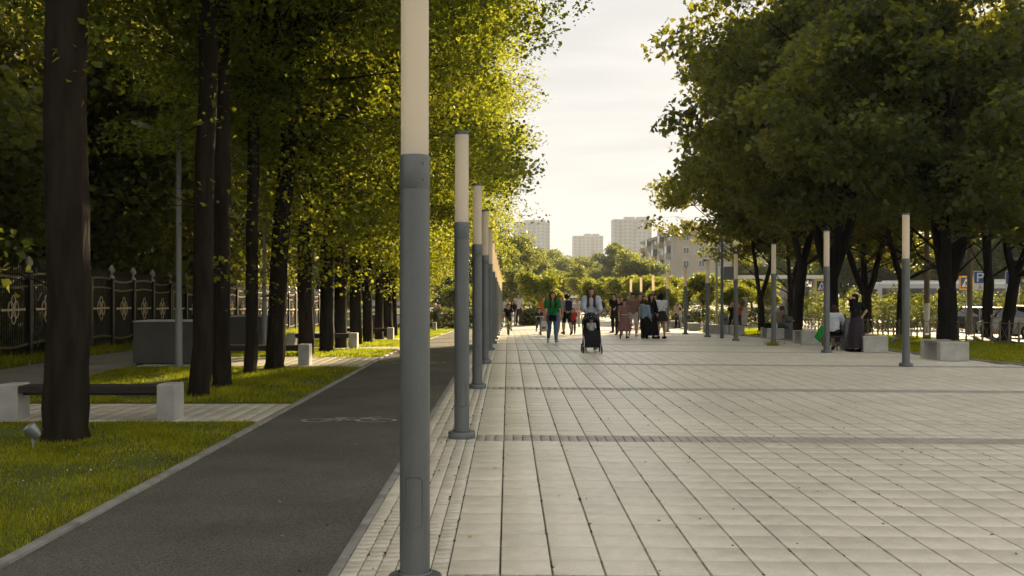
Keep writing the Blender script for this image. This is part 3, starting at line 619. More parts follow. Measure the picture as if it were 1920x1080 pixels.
# ------------------------------------------------------------------ low lattice fence on the right
M_lat = mat('lattice_paint', (.20, .17, .115), .55, metal=.2, var=.12)
low = thing('lattice_fence', 'low metal lattice fence with crossed bars along the right lawn', 'fence')
b = MB(); b.box((0, 0, .40), (.05, .05, .84)); b.loft([[(-.025, -.025, .82), (.025, -.025, .82), (.025, .025, .82), (-.025, .025, .82)], [(-.001, -.001, .90)]*4]); me_lp = b.mesh('post', M_lat)
LP = .7
b = MB(); b.tube([(0, .03, .08), (0, LP-.03, .72)], .011, 4); b.tube([(.0, .03, .72), (0.0, LP-.03, .08)], .0112, 4); me_lx = b.mesh('cross_brace', M_lat)
b = MB(); b.box((0, LP/2, .76), (.03, LP-.05, .03)); me_lr = b.mesh('top_rail', M_lat); b = MB(); b.box((0, LP/2, .06), (.02, LP-.05, .02)); me_lb = b.mesh('bottom_rail', M_lat)
for k in range(62):
    y = 30+LP*k; x = 18.3+.01*(y-36); z = gz(x, y)-.03; rt = (math.atan((prof(y+LP)-prof(y))/LP), 0, 0)
    link('post', me_lp, low, (x, y, z))
    link('cross_brace', me_lx, low, (x, y, z), rt); link('top_rail', me_lr, low, (x, y, z), rt); link('bottom_rail', me_lb, low, (x, y, z), rt)
# ------------------------------------------------------------------ benches
M_conc = mat('bench_concrete', (.40, .39, .36), .8, var=.16, scale=4, bump=.18, bscale=70)
M_concd = mat('grey_concrete', (.09, .086, .075), .8, var=.12, scale=3, bump=.1, bscale=60)
M_wood = mat('dark_stained_wood', (.028, .022, .018), .55, var=.35, scale=3, stretch=(.6, 12, 12), bump=.2, bscale=12)
M_wood2 = mat('weathered_wood', (.17, .145, .11), .7, var=.35, scale=3, stretch=(12, .6, 12), bump=.2, bscale=12)
def bench_left(x, y, lab, ln=2.2):
    t = thing('bench', lab, 'bench', (x, y, gz(x, y)), 0, 'benches between the lindens')
    for cx in (-.1175, -ln+.1175): b = MB(); b.bbox((cx, .17, .235), (.235, .34, .45), .012); b.build('end_block', M_conc, t)
    for j in range(3): b = MB(); b.bbox((-ln/2, .065+.105*j, .395), (ln-.475, .095, .09), .008); b.build('seat_board', M_wood, t)
    b = MB(); b.box((-ln/2, .17, .33), (ln-.475, .06, .035)); b.build('support', M_dark, t)
bench_left(-4.15, 12.42, 'bench of dark boards between white concrete blocks behind the thickest trunk')
bench_left(-4.26, 21.3, 'bench of dark boards and pale blocks at the second paved crossing', 2.0); bench_left(-4.3, 28.3, 'bench of dark boards and pale blocks at the third paved crossing', 2.0)
bench_left(-4.3, 37.2, 'bench of dark boards behind the lindens at the fourth crossing', 2.0); bench_left(-4.0, 46.2, 'bench with two pale blocks on sunlit grass left of the second column', 2.0); bench_left(-4.0, 55.3, 'farthest bench on the sunlit left lawn', 2.0)
def bench_right(x, y, lab, wd=.68, ln=1.15):
    t = thing('bench', lab, 'bench', (x, y, gz(x, y)), 0, 'concrete benches along the right lamp row')
    for cy_ in (.1, ln-.1): b = MB(); b.bbox((wd/2, cy_, .235), (wd, .2, .45), .012); b.build('end_block', M_conc, t)
    for j in range(5): b = MB(); b.bbox((.075+.13*j, ln/2, .43), (.12, ln-.404, .05), .006); b.build('seat_board', M_wood2, t)
    b = MB(); b.box((wd/2, ln/2, .37), (.08, ln-.404, .06)); b.build('support', M_dark, t)
rb = [(1764, 677.5, .70), (1620, 661, .70), (1505, 647, .75), (1440, 637, .68), (1372, 629.5, .62), (1326, 626, 1.0), (1292, 620.5, .7), (1258, 615, .7)]
rlab = ['concrete bench with wooden seat nearest the camera on the right', 'concrete bench right of the woman in the long skirt', 'concrete bench left of the seated woman with the baby', 'concrete bench on which a man sits', 'concrete bench behind the fourth right lamp column', 'long concrete bench behind the fifth right lamp column', 'concrete bench just right of the sixth right lamp column', 'farthest concrete bench by the blonde woman']
RB = []
for (px, py, wd), lab in zip(rb, rlab):
    x, y = gpt(px, py); RB.append((x, y)); bench_right(x, y, lab, wd)
M_bin = mat('bin_grey', (.13, .145, .155), .55, metal=.2, var=.08)
def bin_(x, y, lab, wd=.42, h=.95, m=None):
    t = thing('litter_bin', lab, 'litter bin', (x, y, gz(x, y)), 0, 'grey litter bins by the benches')
    b = MB(); b.bbox((0, 0, h/2-.02), (wd, .36, h-.04), .012); b.build('body', m or M_bin, t)
    b = MB(); b.bbox((0, 0, h-.015), (wd-.06, .30, .03), .006); b.build('lid', M_cap, t)
    b = MB(); b.box((0, -.19, h*.78), (wd*.55, .012, .09)); b.build('slot', M_dark, t)
bin_(RB[1][0]+.14, RB[1][1]+1.5, 'blue-grey litter bin behind the bench right of the long skirted woman'); bin_(RB[3][0]+.98, RB[3][1]+.75, 'blue-grey litter bin beside the seated man'); x, y = gpt(1357, 626); bin_(x, y, 'dark grey litter bin between the fourth and fifth right benches'); x, y = gpt(1287, 617); bin_(x+.25, y+1, 'grey litter bin beside the farthest benches')
def box_(px0, px1, py, y, h, lab):
    x0, x1 = pxx(px0, y), pxx(px1, y); t = thing('concrete_box', lab, 'planter', ((x0+x1)/2, y+.5, gz(x0, y)))
    b = MB(); b.bbox((0, 0, h/2+.02), (x1-x0, 1.0, h-.04), .015); b.build('body', M_concd, t)
    b = MB(); b.box((0, 0, .01), (x1-x0-.1, .9, .06)); b.build('plinth', M_dark, t)
    b = MB(); b.bbox((0, 0, h+.012), (x1-x0+.02, 1.02, .025), .006); b.build('rim', M_conc, t)
box_(250, 372, 684, 21.6, .93, 'large dark grey box beside the nearest street lamp'); box_(428, 494, 645, 28.6, .92, 'dark grey box behind the second bench'); box_(690, 720, 600, 46, .9, 'pale box beyond the linden trunks')
# ground spotlights
def spot(x, y, lab, s=1.0, rz=0):
    t = thing('ground_spotlight', lab, 'spotlight', (x, y, gz(x, y)), rz); t.scale = (s, s, s)
    b = MB(); b.lathe([(.017, -.03), (.017, .16)], 10); b.build('stake', M_metal, t, smooth=40)
    Mx = Matrix.Rotation(R(-32), 4, 'Y') @ Matrix.Rotation(R(22), 4, 'X')
    def rot(b): b.v = [tuple(Mx @ Vector(p) + Vector((0, 0, .2))) for p in b.v]; return b
    rot(MB().lathe([(.02, -.09), (.055, -.08), (.075, -.03), (.085, .07), (.085, .09), (.07, .09), (.066, .07)], 20)).build('head', M_metal, t, smooth=40)
    rot(MB().lathe([(.001, .072), (.066, .072)], 20, caps=False)).build('lens', mat('lamp_glass', (.35, .37, .38), .08, var=.5, scale=30, spec=.8), t)
spot(-4.93, 10.35, 'small grey ground spotlight on a stake left of the thickest trunk', .85); x, y = gpt(1408, 617); spot(x, y, 'dark ground spotlight on the sunlit lawn behind the fourth bench', 1.3, 1.0); x, y = gpt(1679, 648); spot(x, y, 'pale ground spotlight on the right lawn between two benches', 1.0, 2.0)
# camera mast
x, y = gpt(1354, 634.5); t = thing('camera_mast', 'slim dark mast with a control cabinet and surveillance cameras', 'mast', (x, y, gz(x, y)))
b = MB(); b.lathe([(.075, 0), (.075, 1.1), (.062, 1.12), (.06, 4.3), (.001, 4.32)], 14); b.build('mast', M_cap, t, smooth=40)
b = MB(); b.bbox((.32, 0, 2.75), (.46, .22, .56), .015); b.build('cabinet', M_bin, t)
b = MB(); b.tube([(.05, 0, 2.55), (.2, 0, 2.38), (.35, 0, 2.42)], .02, 6); b.build('cable_bracket', M_dark, t)
for s in (-1, 1): b = MB(); b.tube([(0, 0, 3.92), (.12*s, -.04, 3.92)], .015, 6); b.ball((.14*s, -.05, 3.86), (.06, .06, .07)); b.build('camera', M_metal, t, smooth=40)
x, y = gpt(1396, 611); t = thing('pillar_slab', 'pale upright concrete slab beside the leftmost maple trunk', 'pillar', (x, y, gz(x, y))); MB().bbox((0, 0, 1.0), (.42, .2, 2.1), .015).build('slab', M_conc, t); MB().bbox((0, 0, .02), (.5, .3, .08), .01).build('foot', M_concd, t)
x, y = gpt(1309, 607); t = thing('bollard', 'tall pale bollard on the sunlit path behind the benches', 'bollard', (x, y, gz(x, y))); MB().lathe([(.07, 0), (.07, .9)], 12).build('shaft', M_lpost, t, smooth=40); MB().lathe([(.075, .9), (.075, 1.1), (.001, 1.12)], 12).build('cap', M_opal, t, smooth=40)
x, y = pxx(1344, 58), 58; t = thing('street_lamp', 'slim pale street lamp behind the fifth right lamp column', 'street lamp', (x, y, gz(x, y))); MB().lathe([(.07, 0), (.05, 4.2), (.001, 4.22)], 10).build('post', M_lpost, t, smooth=40); MB().bbox((-.12, 0, 4.22), (.5, .16, .07), .01).build('lamp_head', M_lpost, t)
# weeds at the foot of a column, fallen leaves
rng = np.random.default_rng(8); P = rng.normal(size=(160, 3))*np.array([.16, .07, .03])+np.array([8.8, 32.95, gz(8.8, 33)+.05]); o = link('weed_tuft', leaf_mesh('weed_tuft', P, rng, .09, .03, M_blade, up=.2, droop=-.8)); tag(o, 'tuft of weeds at the foot of the third right lamp column', 'weeds')
M_yl = mat('yellow_leaf', (.45, .33, .02), .7, var=.3, scale=40)
for i, (px, py, lab) in enumerate([(880, 1007, 'tiny yellow leaf on the slabs right of the nearest column'), (931, 879, 'tiny yellow leaf beside the joint below the second column'), (1038, 1072, 'tiny yellow leaf in a joint at the bottom edge'), (1292, 868, 'tiny yellow leaf in the middle of the plaza')]):
    x, y = gpt(px, py); o = link('fallen_leaf', leaf_mesh('fallen_leaf', np.array([[0, 0, .006]]), np.random.default_rng(i), .035, .03, M_yl, up=3), loc=(x, y, gz(x, y)+.004)); tag(o, lab, 'leaf', 'fallen yellow leaves')
M_twig = mat('dry_litter', (.12, .09, .05), .9, var=.4, scale=50)
rng = np.random.default_rng(9); VV = []; n = 150
xs = rng.uniform(-.9, 6, n); ys = rng.uniform(5, 22, n)
b = MB()
for i in range(n):
    a = rng.uniform(0, 3.1); l_ = rng.uniform(.004, .028); x, y = float(xs[i]), float(ys[i]); z = gz(x, y)+.004; b.box((x, y, z+.002), (l_, .006, .005), rz=a)
o = b.build('litter', M_twig, kind='stuff'); tag(o, 'scattered twigs and seed litter on the plaza slabs', 'litter')

# moss and sand tufts in the long joints of the near slabs
rng = np.random.default_rng(12); P = []
for k in range(420):
    c = int(rng.integers(-6, 17)); y = float(rng.uniform(5, 15)); x = SX0+PX*c if c >= 0 else -.977+.1037*(c+6)
    m_ = int(rng.integers(2, 9)); P.append(np.stack([x+rng.normal(size=m_)*.005, y+rng.normal(size=m_)*.03, np.full(m_, gz(x, y)-.004)], 1))
o = link('joint_moss', leaf_mesh('joint_moss', np.concatenate(P), rng, .016, .01, mat('moss', (.05, .045, .02), .95, var=.4, scale=20), up=.4, droop=-.6), kind='stuff'); tag(o, 'specks of moss and dirt in the joints of the plaza slabs', 'moss')

# small dry leaves on the bicycle path and pale clover heads in the lawn
rng = np.random.default_rng(21); n_ = 130; P = np.stack([rng.uniform(-3, -1.06, n_)**1, rng.uniform(5, 26, n_), np.zeros(n_)], 1); P[:, 0] = np.where(rng.uniform(size=n_) < .5, np.where(rng.uniform(size=n_) < .5, -2.98+np.abs(rng.normal(size=n_))*.12, -1.06-np.abs(rng.normal(size=n_))*.12), P[:, 0]); P[:, 2] = np.interp(P[:, 1], KY, KZ)+.006
o = link('path_litter', leaf_mesh('path_litter', P, rng, .03, .022, mat('dry_leaf', (.22, .17, .07), .9, var=.5, scale=9), up=2.5), kind='stuff'); tag(o, 'small dry leaves scattered on the dark bicycle path', 'litter')
n_ = 260; P = np.stack([rng.uniform(-7.5, -3.2, n_), rng.uniform(6, 12.2, n_), rng.uniform(.03, .055, n_)], 1)
o = link('clover_heads', leaf_mesh('clover_heads', P, rng, .018, .016, mat('clover', (.5, .5, .42), .8, var=.2, scale=9), up=1.5), kind='stuff'); tag(o, 'pale clover heads dotted over the near lawn', 'clover')
# ------------------------------------------------------------------ buildings
M_tower = mat('tower_panel', (.40, .415, .42), .8, var=.06, scale=.2)
M_tband = mat('tower_loggia', (.24, .25, .26), .6, var=.1, scale=.3)
M_win = mat('window_glass', (.10, .12, .14), .15, var=.4, scale=.8, spec=.6)
M_winfr = mat('window_frame', (.62, .60, .56), .6, var=.05)
M_wall = mat('stucco_wall', (.46, .40, .32), .85, var=.08, scale=.5, bump=.1, bscale=5)
M_wallw = mat('base_stucco', (.42, .41, .39), .85, var=.08, scale=.5)
M_roof = mat('roof_sheet', (.20, .15, .11), .6, var=.15, scale=1)
M_balc = mat('balcony_panel', (.40, .31, .17), .7, var=.15, scale=.8)
def tower(px0, px1, d, ytop, ybl, bl, nb, lab, cols, floors):
    x0, x1 = pxx(px0, d), pxx(px1, d); wd = x1-x0; h = pz(ytop, d)+.95; t = thing('apartment_tower', lab, 'tower', ((x0+x1)/2, d, -.95), .0, 'far apartment towers')
    MB().box((0, 9, h/2), (wd, 18, h)).build('wall', M_tower, t)
    for a, b_ in bl:
        xa, xb = pxx(a, d)-(x0+x1)/2, pxx(b_, d)-(x0+x1)/2; hh = pz(ybl, d)-pz(ytop, d); MB().box(((xa+xb)/2, 7, h+hh/2), (xb-xa, 10, hh)).build('roof_block', M_tower, t)
    MB().box((0, -.25, h-.5), (wd+.4, .5, 1.0)).build('cornice', M_tower, t)
    cw = wd/cols; fh = (h-4)/floors; b = MB(); b.box((0, 0, 0), (cw*.56, .3, fh*.52)); me = b.mesh('window', M_tband); b = MB(); b.box((0, 0, 0), (cw*.9, .5, fh*.34)); me2 = b.mesh('balcony', M_tband)
    for c in range(cols):
        xx = -wd/2+cw*(c+.5)
        if c % 3 == 1: MB().box((xx-cw*.5, -.2, h/2), (cw*.14, .4, h-2)).build('pilaster', M_tower, t)
        for f in range(floors):
            zz = 3+fh*(f+.55)
            if zz < 17: continue
            if c % 3 == 1: link('balcony', me2, t, (xx, -.2, zz-fh*.3))
            link('window', me, t, (xx, -.06, zz))
tower(963, 1031, 900, 416, 412, [(984, 1023)], 0, 'pale hazy apartment tower on the left, farthest left of the three', 8, 19)
tower(1075, 1131, 1000, 442, 438, [(1096, 1109), (1111, 1124)], 0, 'lowest of the three hazy towers, in the middle', 7, 17)
tower(1150, 1222, 850, 411, 406, [(1172, 1191), (1195, 1213)], 0, 'pale hazy apartment tower on the right behind the apartment house', 8, 19)
# four storey apartment house
x0, y0, wd, ln, h = 34.8, 211.0, 19.5, 46.0, 14.4
t = thing('apartment_house', 'beige four storey apartment house with balconies along its left side', 'building', (x0, y0, -.95))
MB().box((wd/2, ln/2, h/2+2.4), (wd, ln, h-4.8)).build('wall', M_wall, t); MB().box((wd/2, ln/2, 3.2), (wd+.3, ln+.3, 6.4)).build('base_storey', M_wallw, t)
MB().box((wd/2, ln/2, h-.1), (wd+1.4, ln+1.4, .5)).build('cornice', M_wallw, t)
b = MB(); b.loft([[(-.9, -.9, h+.15), (wd+.9, -.9, h+.15), (wd+.9, ln+.9, h+.15), (-.9, ln+.9, h+.15)], [(6, 7, h+2.4), (wd-6, 7, h+2.4), (wd-6, ln-7, h+2.4), (6, ln-7, h+2.4)]]); rf = b.build('roof', M_roof, t)
for i, yy in enumerate((5, 12, 22, 30, 40)): MB().box((3.5+(i % 2)*3, yy, h+1.6), (1.2, 2.0, 2.6)).build('chimney', M_wall, rf)
MB().box((-.06, -.06, h/2+2.4), (.5, .5, h-5.2)).build('corner_strip', M_wallw, t)
def win(x, y, z, w_, h_, face, par):
    d = (w_, .25, h_) if face == 'y' else (.25, w_, h_); fr = MB().box((0, 0, 0), d).build('window', M_winfr, par, (x, y, z)); e = .13
    for s in (-1, 1):
        q = (s*w_*.24, -e, 0) if face == 'y' else (-e, s*w_*.24, 0); dd = (w_*.38, .04, h_*.8) if face == 'y' else (.04, w_*.38, h_*.8)
        MB().box(q, dd).build('pane', M_win, fr)
for f in range(3):
    z = 6.4+2.75*f+1.5
    for x in (2.9, 6.2, 9.6): win(x, -.02, z, 1.2, 1.5, 'y', t)
    bb = MB().box((13.5, -.55, z-1.1), (3.0, 1.1, 1.1)).build('balcony', M_balc if f == 1 else M_wallw, t); win(13.5, -.02, z+.1, 2.2, 1.5, 'y', t)
    for k in range(9):
        yy = 3+5*k
        if k % 2 == 0:
            MB().box((-.55, yy, z-1.1), (1.1, 2.8, 1.1)).build('balcony', (M_balc, M_wallw, M_wall)[(k//2+f) % 3], t)
            if (k//2+f) % 2: MB().box((-.5, yy, z+.3), (1.0, 2.6, 1.6)).build('balcony_glazing', M_win, t)
            win(-.02, yy, z+.1, 1.8, 1.6, 'x', t)
        else: win(-.02, yy, z, 1.3, 1.5, 'x', t)
for x in (2, 5.5, 9, 12.5, 16): win(x, -.17, 3.0, 2.2, 2.4, 'y', t)
# light building beyond the end of the path
t = thing('light_building', 'light facade with vertical fins beyond the end of the left path', 'building', (-9.2, 150, -.95))
MB().box((-18, 6, 6.5), (36, 12, 13)).build('wall', M_wallw, t)
for k in range(14): MB().box((-1-2.5*k, -.3, 6), (.35, .6, 12)).build('fin', M_tower, t)
for k in range(13): MB().box((-2.25-2.5*k, -.04, 6.5), (1.7, .12, 9)).build('window', M_win, t)
t = thing('outdoor_staircase', 'long inclined outdoor staircase of orange stone in front of the light building', 'staircase', (-9.5, 128, -.95))
b = MB(); b.loft([[(-6, 0, 0), (-6, 2, 0), (-6, 2, .6), (-6, 0, .6)], [(1.5, 0, 6), (1.5, 2, 6), (1.5, 2, 6.6), (1.5, 0, 6.6)]]); b.build('ramp', mat('stair_stone', (.42, .30, .19), .8, var=.1), t)
for k in range(2): MB().tube([(-6, 2*k, 1.5), (1.5, 2*k, 7.5)], .08, 6).build('handrail', M_wallw, t)
MB().box((1.2, 1, 2.8), (.5, 1.6, 5.8)).build('pier', M_wallw, t)
# pavilion roof (bus stop)
t = thing('pavilion', 'low pavilion with a flat white roof slab behind the maples', 'pavilion', (pxx(1392, 98), 98, -.95))
MB().box((4.6, 1.5, 3.75), (9.2, 3, .34)).build('roof', M_winfr, t)
for x in (2.7, 7.6): MB().box((x, 1.5, 1.8), (.45, .45, 3.6)).build('column', M_wall, t)
MB().box((6, 2.8, 1.5), (6, .1, 2.6)).build('back_panel', M_win, t)
t = thing('shelter', 'long bus shelter with a pale flat roof behind the parking signs', 'shelter', (pxx(1830, 86), 86, -.95))
MB().box((3.2, 1, 3.3), (7.6, 2, .24)).build('roof', M_winfr, t); MB().box((3.2, 1.9, 1.7), (7, .06, 2.7)).build('glass_wall', M_win, t)
for x in (.2, 6.2): MB().box((x, 1.6, 1.6), (.14, .14, 3.2)).build('post', M_metal, t)
# ------------------------------------------------------------------ signs and masts
M_blue = mat('sign_blue', (.02, .07, .32), .4, var=.03); M_white = mat('sign_white', (.7, .7, .68), .45, var=.04); M_yel = mat('sign_yellow', (.75, .55, .02), .45, var=.04)
M_orange = mat('sign_amber', (.72, .40, .03), .45, var=.04); M_black = mat('sign_black', (.02, .02, .02), .5)
def flat(name, polys, y, m, par):
    b = MB()
    for p in polys: b.add([(x, y, z) for x, z in p], [tuple(range(len(p)))])
    me = bpy.data.meshes.new(name); me.from_pydata(b.v, [], b.f); me.materials.append(m); return link(name, me, par)
def plate(par, name, x, z, w_, h_, y, m): return MB().box((x, y, z), (w_, .02, h_)).build(name, m, par)
PP = [[(-.17, -.25), (-.09, -.25), (-.09, .25), (-.17, .25)], [(-.09, .25), (-.09, .17), (.08, .17), (.12, .25)], [(.08, .17), (.12, .25), (.2, .19), (.2, .02), (.12, -.04), (.08, .04), (.12, .08), (.12, .13)], [(.08, .04), (.12, -.04), (-.09, -.04), (-.09, .04)]]
WC = [[(-.02, .1), (.02, .1), (.02, -.02), (-.02, -.02)], [(-.02, -.0), (.07, -.0), (.07, -.03), (-.02, -.03)], [(.05, -.03), (.08, -.03), (.1, -.1), (.07, -.1)], [(-.08, -.02), (-.05, -.02), (-.04, -.09), (.03, -.11), (.03, -.13), (-.06, -.12), (-.09, -.07)], [(-.02, .12), (.02, .12), (.02, .15), (-.02, .15)]]
def psign(px, pyc, d, lab):
    x = pxx(px, d); z0 = gz(x, d); zc = pz(pyc, d)-z0; t = thing('parking_sign', lab, 'sign', (x, d, z0), 0, 'blue parking signs')
    MB().lathe([(.035, 0), (.035, zc+.3)], 8).build('post', M_metal, t, smooth=40)
    f = plate(t, 'sign_plate', 0, zc, .7, .7, -.06, M_white); plate(f, 'blue_field', 0, zc, .64, .64, -.064, M_blue); flat('letter', [[(a, zc+b_) for a, b_ in p] for p in PP], -.078, M_white, f)
    f2 = plate(t, 'sub_plate', 0, zc-.54, .68, .34, -.06, M_white); flat('wheelchair_symbol', [[(a, zc-.54+b_) for a, b_ in p] for p in WC], -.074, M_black, f2)
psign(1898.5, 521, 52, 'blue P parking sign with wheelchair plate, rightmost'); psign(1838, 520, 55, 'blue P parking sign half hidden by a maple trunk')
MAN = [[(-.03, .16), (.03, .16), (.04, .21), (0, .245), (-.04, .21)], [(-.06, .15), (.05, .15), (.06, -.02), (-.05, -.02)], [(-.05, -.02), (.0, -.02), (-.09, -.27), (-.15, -.27)], [(0, -.02), (.06, -.02), (.16, -.24), (.1, -.27)], [(-.06, .15), (-.05, .1), (-.17, .0), (-.17, .05)], [(.05, .15), (.05, .1), (.15, .02), (.16, .06)]]
def xsign(px, pyc, d, lab, s=.8, back=True):
    x = pxx(px, d); z0 = gz(x, d); zc = pz(pyc, d)-z0; t = thing('crossing_sign', lab, 'sign', (x, d, z0), 0, 'pedestrian crossing signs')
    MB().lathe([(.035, 0), (.035, zc+s*.3)], 8).build('post', M_metal, t, smooth=40)
    f = plate(t, 'backing_plate', 0, zc, s*1.3, s*1.3, -.05, M_orange if back else M_yel); plate(f, 'blue_field', 0, zc, s*.96, s*.96, -.055, M_blue)
    flat('triangle', [[(-s*.42, zc-s*.38), (s*.42, zc-s*.38), (0, zc+s*.42)]], -.069, M_white, f); flat('walking_figure', [[(a*s*1.05, zc-.06+b_*s*1.1) for a, b_ in p] for p in MAN], -.073, M_black, f)
xsign(1812, 530.5, 56, 'amber bordered pedestrian crossing sign left of the grey mast', .62); xsign(1541, 536, 72, 'yellow bordered pedestrian crossing sign between the maple trunks', .75, False); xsign(1075, 545, 125, 'small yellow crossing sign above the crowd at the far street', .5, False)
x = pxx(1084, 122); t = thing('street_sign', 'small blue street sign above the crowd', 'sign', (x, 122, -.95)); MB().lathe([(.03, 0), (.03, 2.6)], 6).build('post', M_metal, t); f = plate(t, 'plate', 0, 2.45, .4, .6, -.05, M_white); plate(f, 'blue_field', 0, 2.45, .34, .54, -.054, M_blue)
x = pxx(1041, 118); t = thing('street_sign', 'small yellow square sign on a tall thin post behind the crowd', 'sign', (x, 118, -.95)); MB().lathe([(.03, 0), (.03, 4.2)], 6).build('post', M_metal, t); f = plate(t, 'plate', 0, 4.0, .42, .42, -.05, M_yel); flat('figure', [[(-.12, 3.9), (-.02, 3.9), (-.02, 4.1), (-.12, 4.1)], [(.03, 3.9), (.12, 3.9), (.12, 4.05), (.03, 4.05)]], -.064, M_black, f)
def mast(px, d, ytop, r, lab, white=False):
    x = pxx(px, d); z0 = gz(x, d); h = pz(ytop, d)-z0; t = thing('utility_pole', lab, 'pole', (x, d, z0), 0)
    MB().lathe([(r*1.15, 0), (r, h*.5), (r*.8, h)], 12).build('shaft', mat('old_pole', (.20, .17, .135), .9, var=.25, scale=3, stretch=(1, 1, .2), bump=.3), t, smooth=40)
    if white: MB().lathe([(r*1.19, .0), (r*1.12, 1.6)], 12).build('white_base', M_white, t, smooth=40)
    MB().box((0, 0, h-.4), (.9, .08, .08)).build('crossarm', M_dark, t)
mast(1739, 52, 300, .13, 'brown utility pole with a white painted foot behind the right lawn', True); mast(1820, 50, 250, .12, 'grey utility pole in front of the crossing sign')
# ------------------------------------------------------------------ vehicles
M_glass = mat('car_glass', (.03, .035, .04), .06, var=.1, spec=.8); M_tyre = mat('tyre', (.015, .015, .015), .85, var=.1); M_rim = mat('rim', (.4, .4, .42), .35, metal=.7); M_red = mat('tail_red', (.35, .02, .015), .25); M_lamp = mat('lamp_clear', (.6, .6, .6), .1, var=.1)
def car(x, y, rz, col, lab, nm):
    pm = mat('paint_'+nm, col, .28, metal=.3, var=.02, spec=.6); t = thing('parked_car', lab, 'car', (x, y, gz(x, y)-.05), rz, 'cars on the road')
    # length along y, front at +y
    def sect(yy, hw, z0, z1, ins): return [(-hw, yy, z0), (hw, yy, z0), (hw+.02, yy, (z0+z1)/2), (hw-ins, yy, z1), (-hw+ins, yy, z1), (-hw-.02, yy, (z0+z1)/2)]
    b = MB(); b.loft([sect(-2.0, .74, .38, .80, .1), sect(-1.92, .82, .28, .95, .08), sect(-1.2, .86, .22, .97, .07), sect(.6, .86, .22, .95, .07), sect(1.6, .83, .24, .84, .1), sect(2.0, .74, .32, .7, .14), sect(2.08, .66, .38, .62, .16)]); b.build('body', pm, t, smooth=35)
    def cs(yy, hw, z): return [(-hw, yy, z), (hw, yy, z)]
    b = MB(); q = [(-1.86, .78, .95), (-1.45, .62, 1.42), (.25, .62, 1.45), (1.1, .76, .93)]; V = [p for yy, hw, z in q for p in cs(yy, hw, z)]
    b.add(V, [(0, 1, 3, 2), (2, 3, 5, 4), (4, 5, 7, 6), (0, 2, 4, 6), (1, 7, 5, 3)]); b.build('cabin_glass', M_glass, t)
    b = MB(); b.box((0, -.62, 1.455), (1.26, 1.85, .05)); b.build('roof', pm, t)
    for s in (-1, 1):
        b = MB(); b.tube([(s*.78, -1.87, .95), (s*.625, -1.46, 1.43)], .035, 5); b.tube([(s*.78, 1.1, .94), (s*.625, .25, 1.45)], .03, 5); b.tube([(s*.80, -.35, .95), (s*.635, -.4, 1.45)], .03, 5); b.build('pillars', pm, t)
        for yy in (-1.25, 1.3):
            wv = link('wheel', None, t, (s*.80, yy, .31)); wv2 = MB().tube([(-.1, 0, 0), (.1, 0, 0)], .31, 20).build('tyre', M_tyre, wv, smooth=40); MB().tube([(s*.08, 0, 0), (s*.112, 0, 0)], .19, 14).build('rim', M_rim, wv, smooth=40)
        MB().box((s*.68, -1.97, .80), (.2, .12, .2)).build('tail_light', M_red, t); MB().box((s*.60, 2.0, .62), (.26, .16, .12)).build('headlight', M_lamp, t); MB().box((s*.94, .75, .98), (.16, .08, .12)).build('mirror', pm, t)
    MB().box((0, -1.985, .70), (.5, .03, .12)).build('number_plate', M_white, t); MB().box((0, -1.95, .42), (1.5, .16, .18)).build('bumper', M_dark, t)
car(pxx(1822, 59), 58.5, .12, (.012, .017, .045), 'dark blue hatchback seen from behind beyond the low fence', 'blue'); car(pxx(1940, 44), 45, .25, (.45, .45, .46), 'silver car cut by the right picture edge', 'silver'); car(pxx(1076, 140), 140, .3, (.5, .5, .5), 'small pale car on the far street behind the crowd', 'pale')
t = thing('coach', 'white and grey coach standing behind the maples', 'bus', (pxx(1648, 78), 78, -1.0), 0)
b = MB(); b.bbox((5.6, 1.25, 1.75), (11.2, 2.5, 2.8), .12); b.build('body', mat('coach_white', (.55, .55, .54), .35, var=.04), t)
MB().box((5.6, -.01, 2.1), (10.6, .05, 1.15)).build('window_band', M_glass, t); MB().box((6.4, -.008, 1.05), (8.6, .04, .75)).build('side_panel', mat('coach_grey', (.25, .26, .27), .4, var=.05), t)
for k in range(6): MB().box((1.6+1.7*k, -.03, 2.1), (.07, .05, 1.15)).build('window_post', M_dark, t)
MB().box((-.01, 1.25, 1.9), (.05, 2.1, 1.4)).build('windscreen', M_glass, t); MB().bbox((5.6, 1.25, 3.2), (9, 2.0, .16), .03).build('roof_unit', M_winfr, t)
for x in (2.2, 8.8): wv = link('wheel', None, t, (x, .1, .45)); MB().tube([(0, -.12, 0), (0, .15, 0)], .45, 20).build('tyre', M_tyre, wv, smooth=40); MB().tube([(0, -.13, 0), (0, -.1, 0)], .26, 14).build('rim', M_rim, wv)
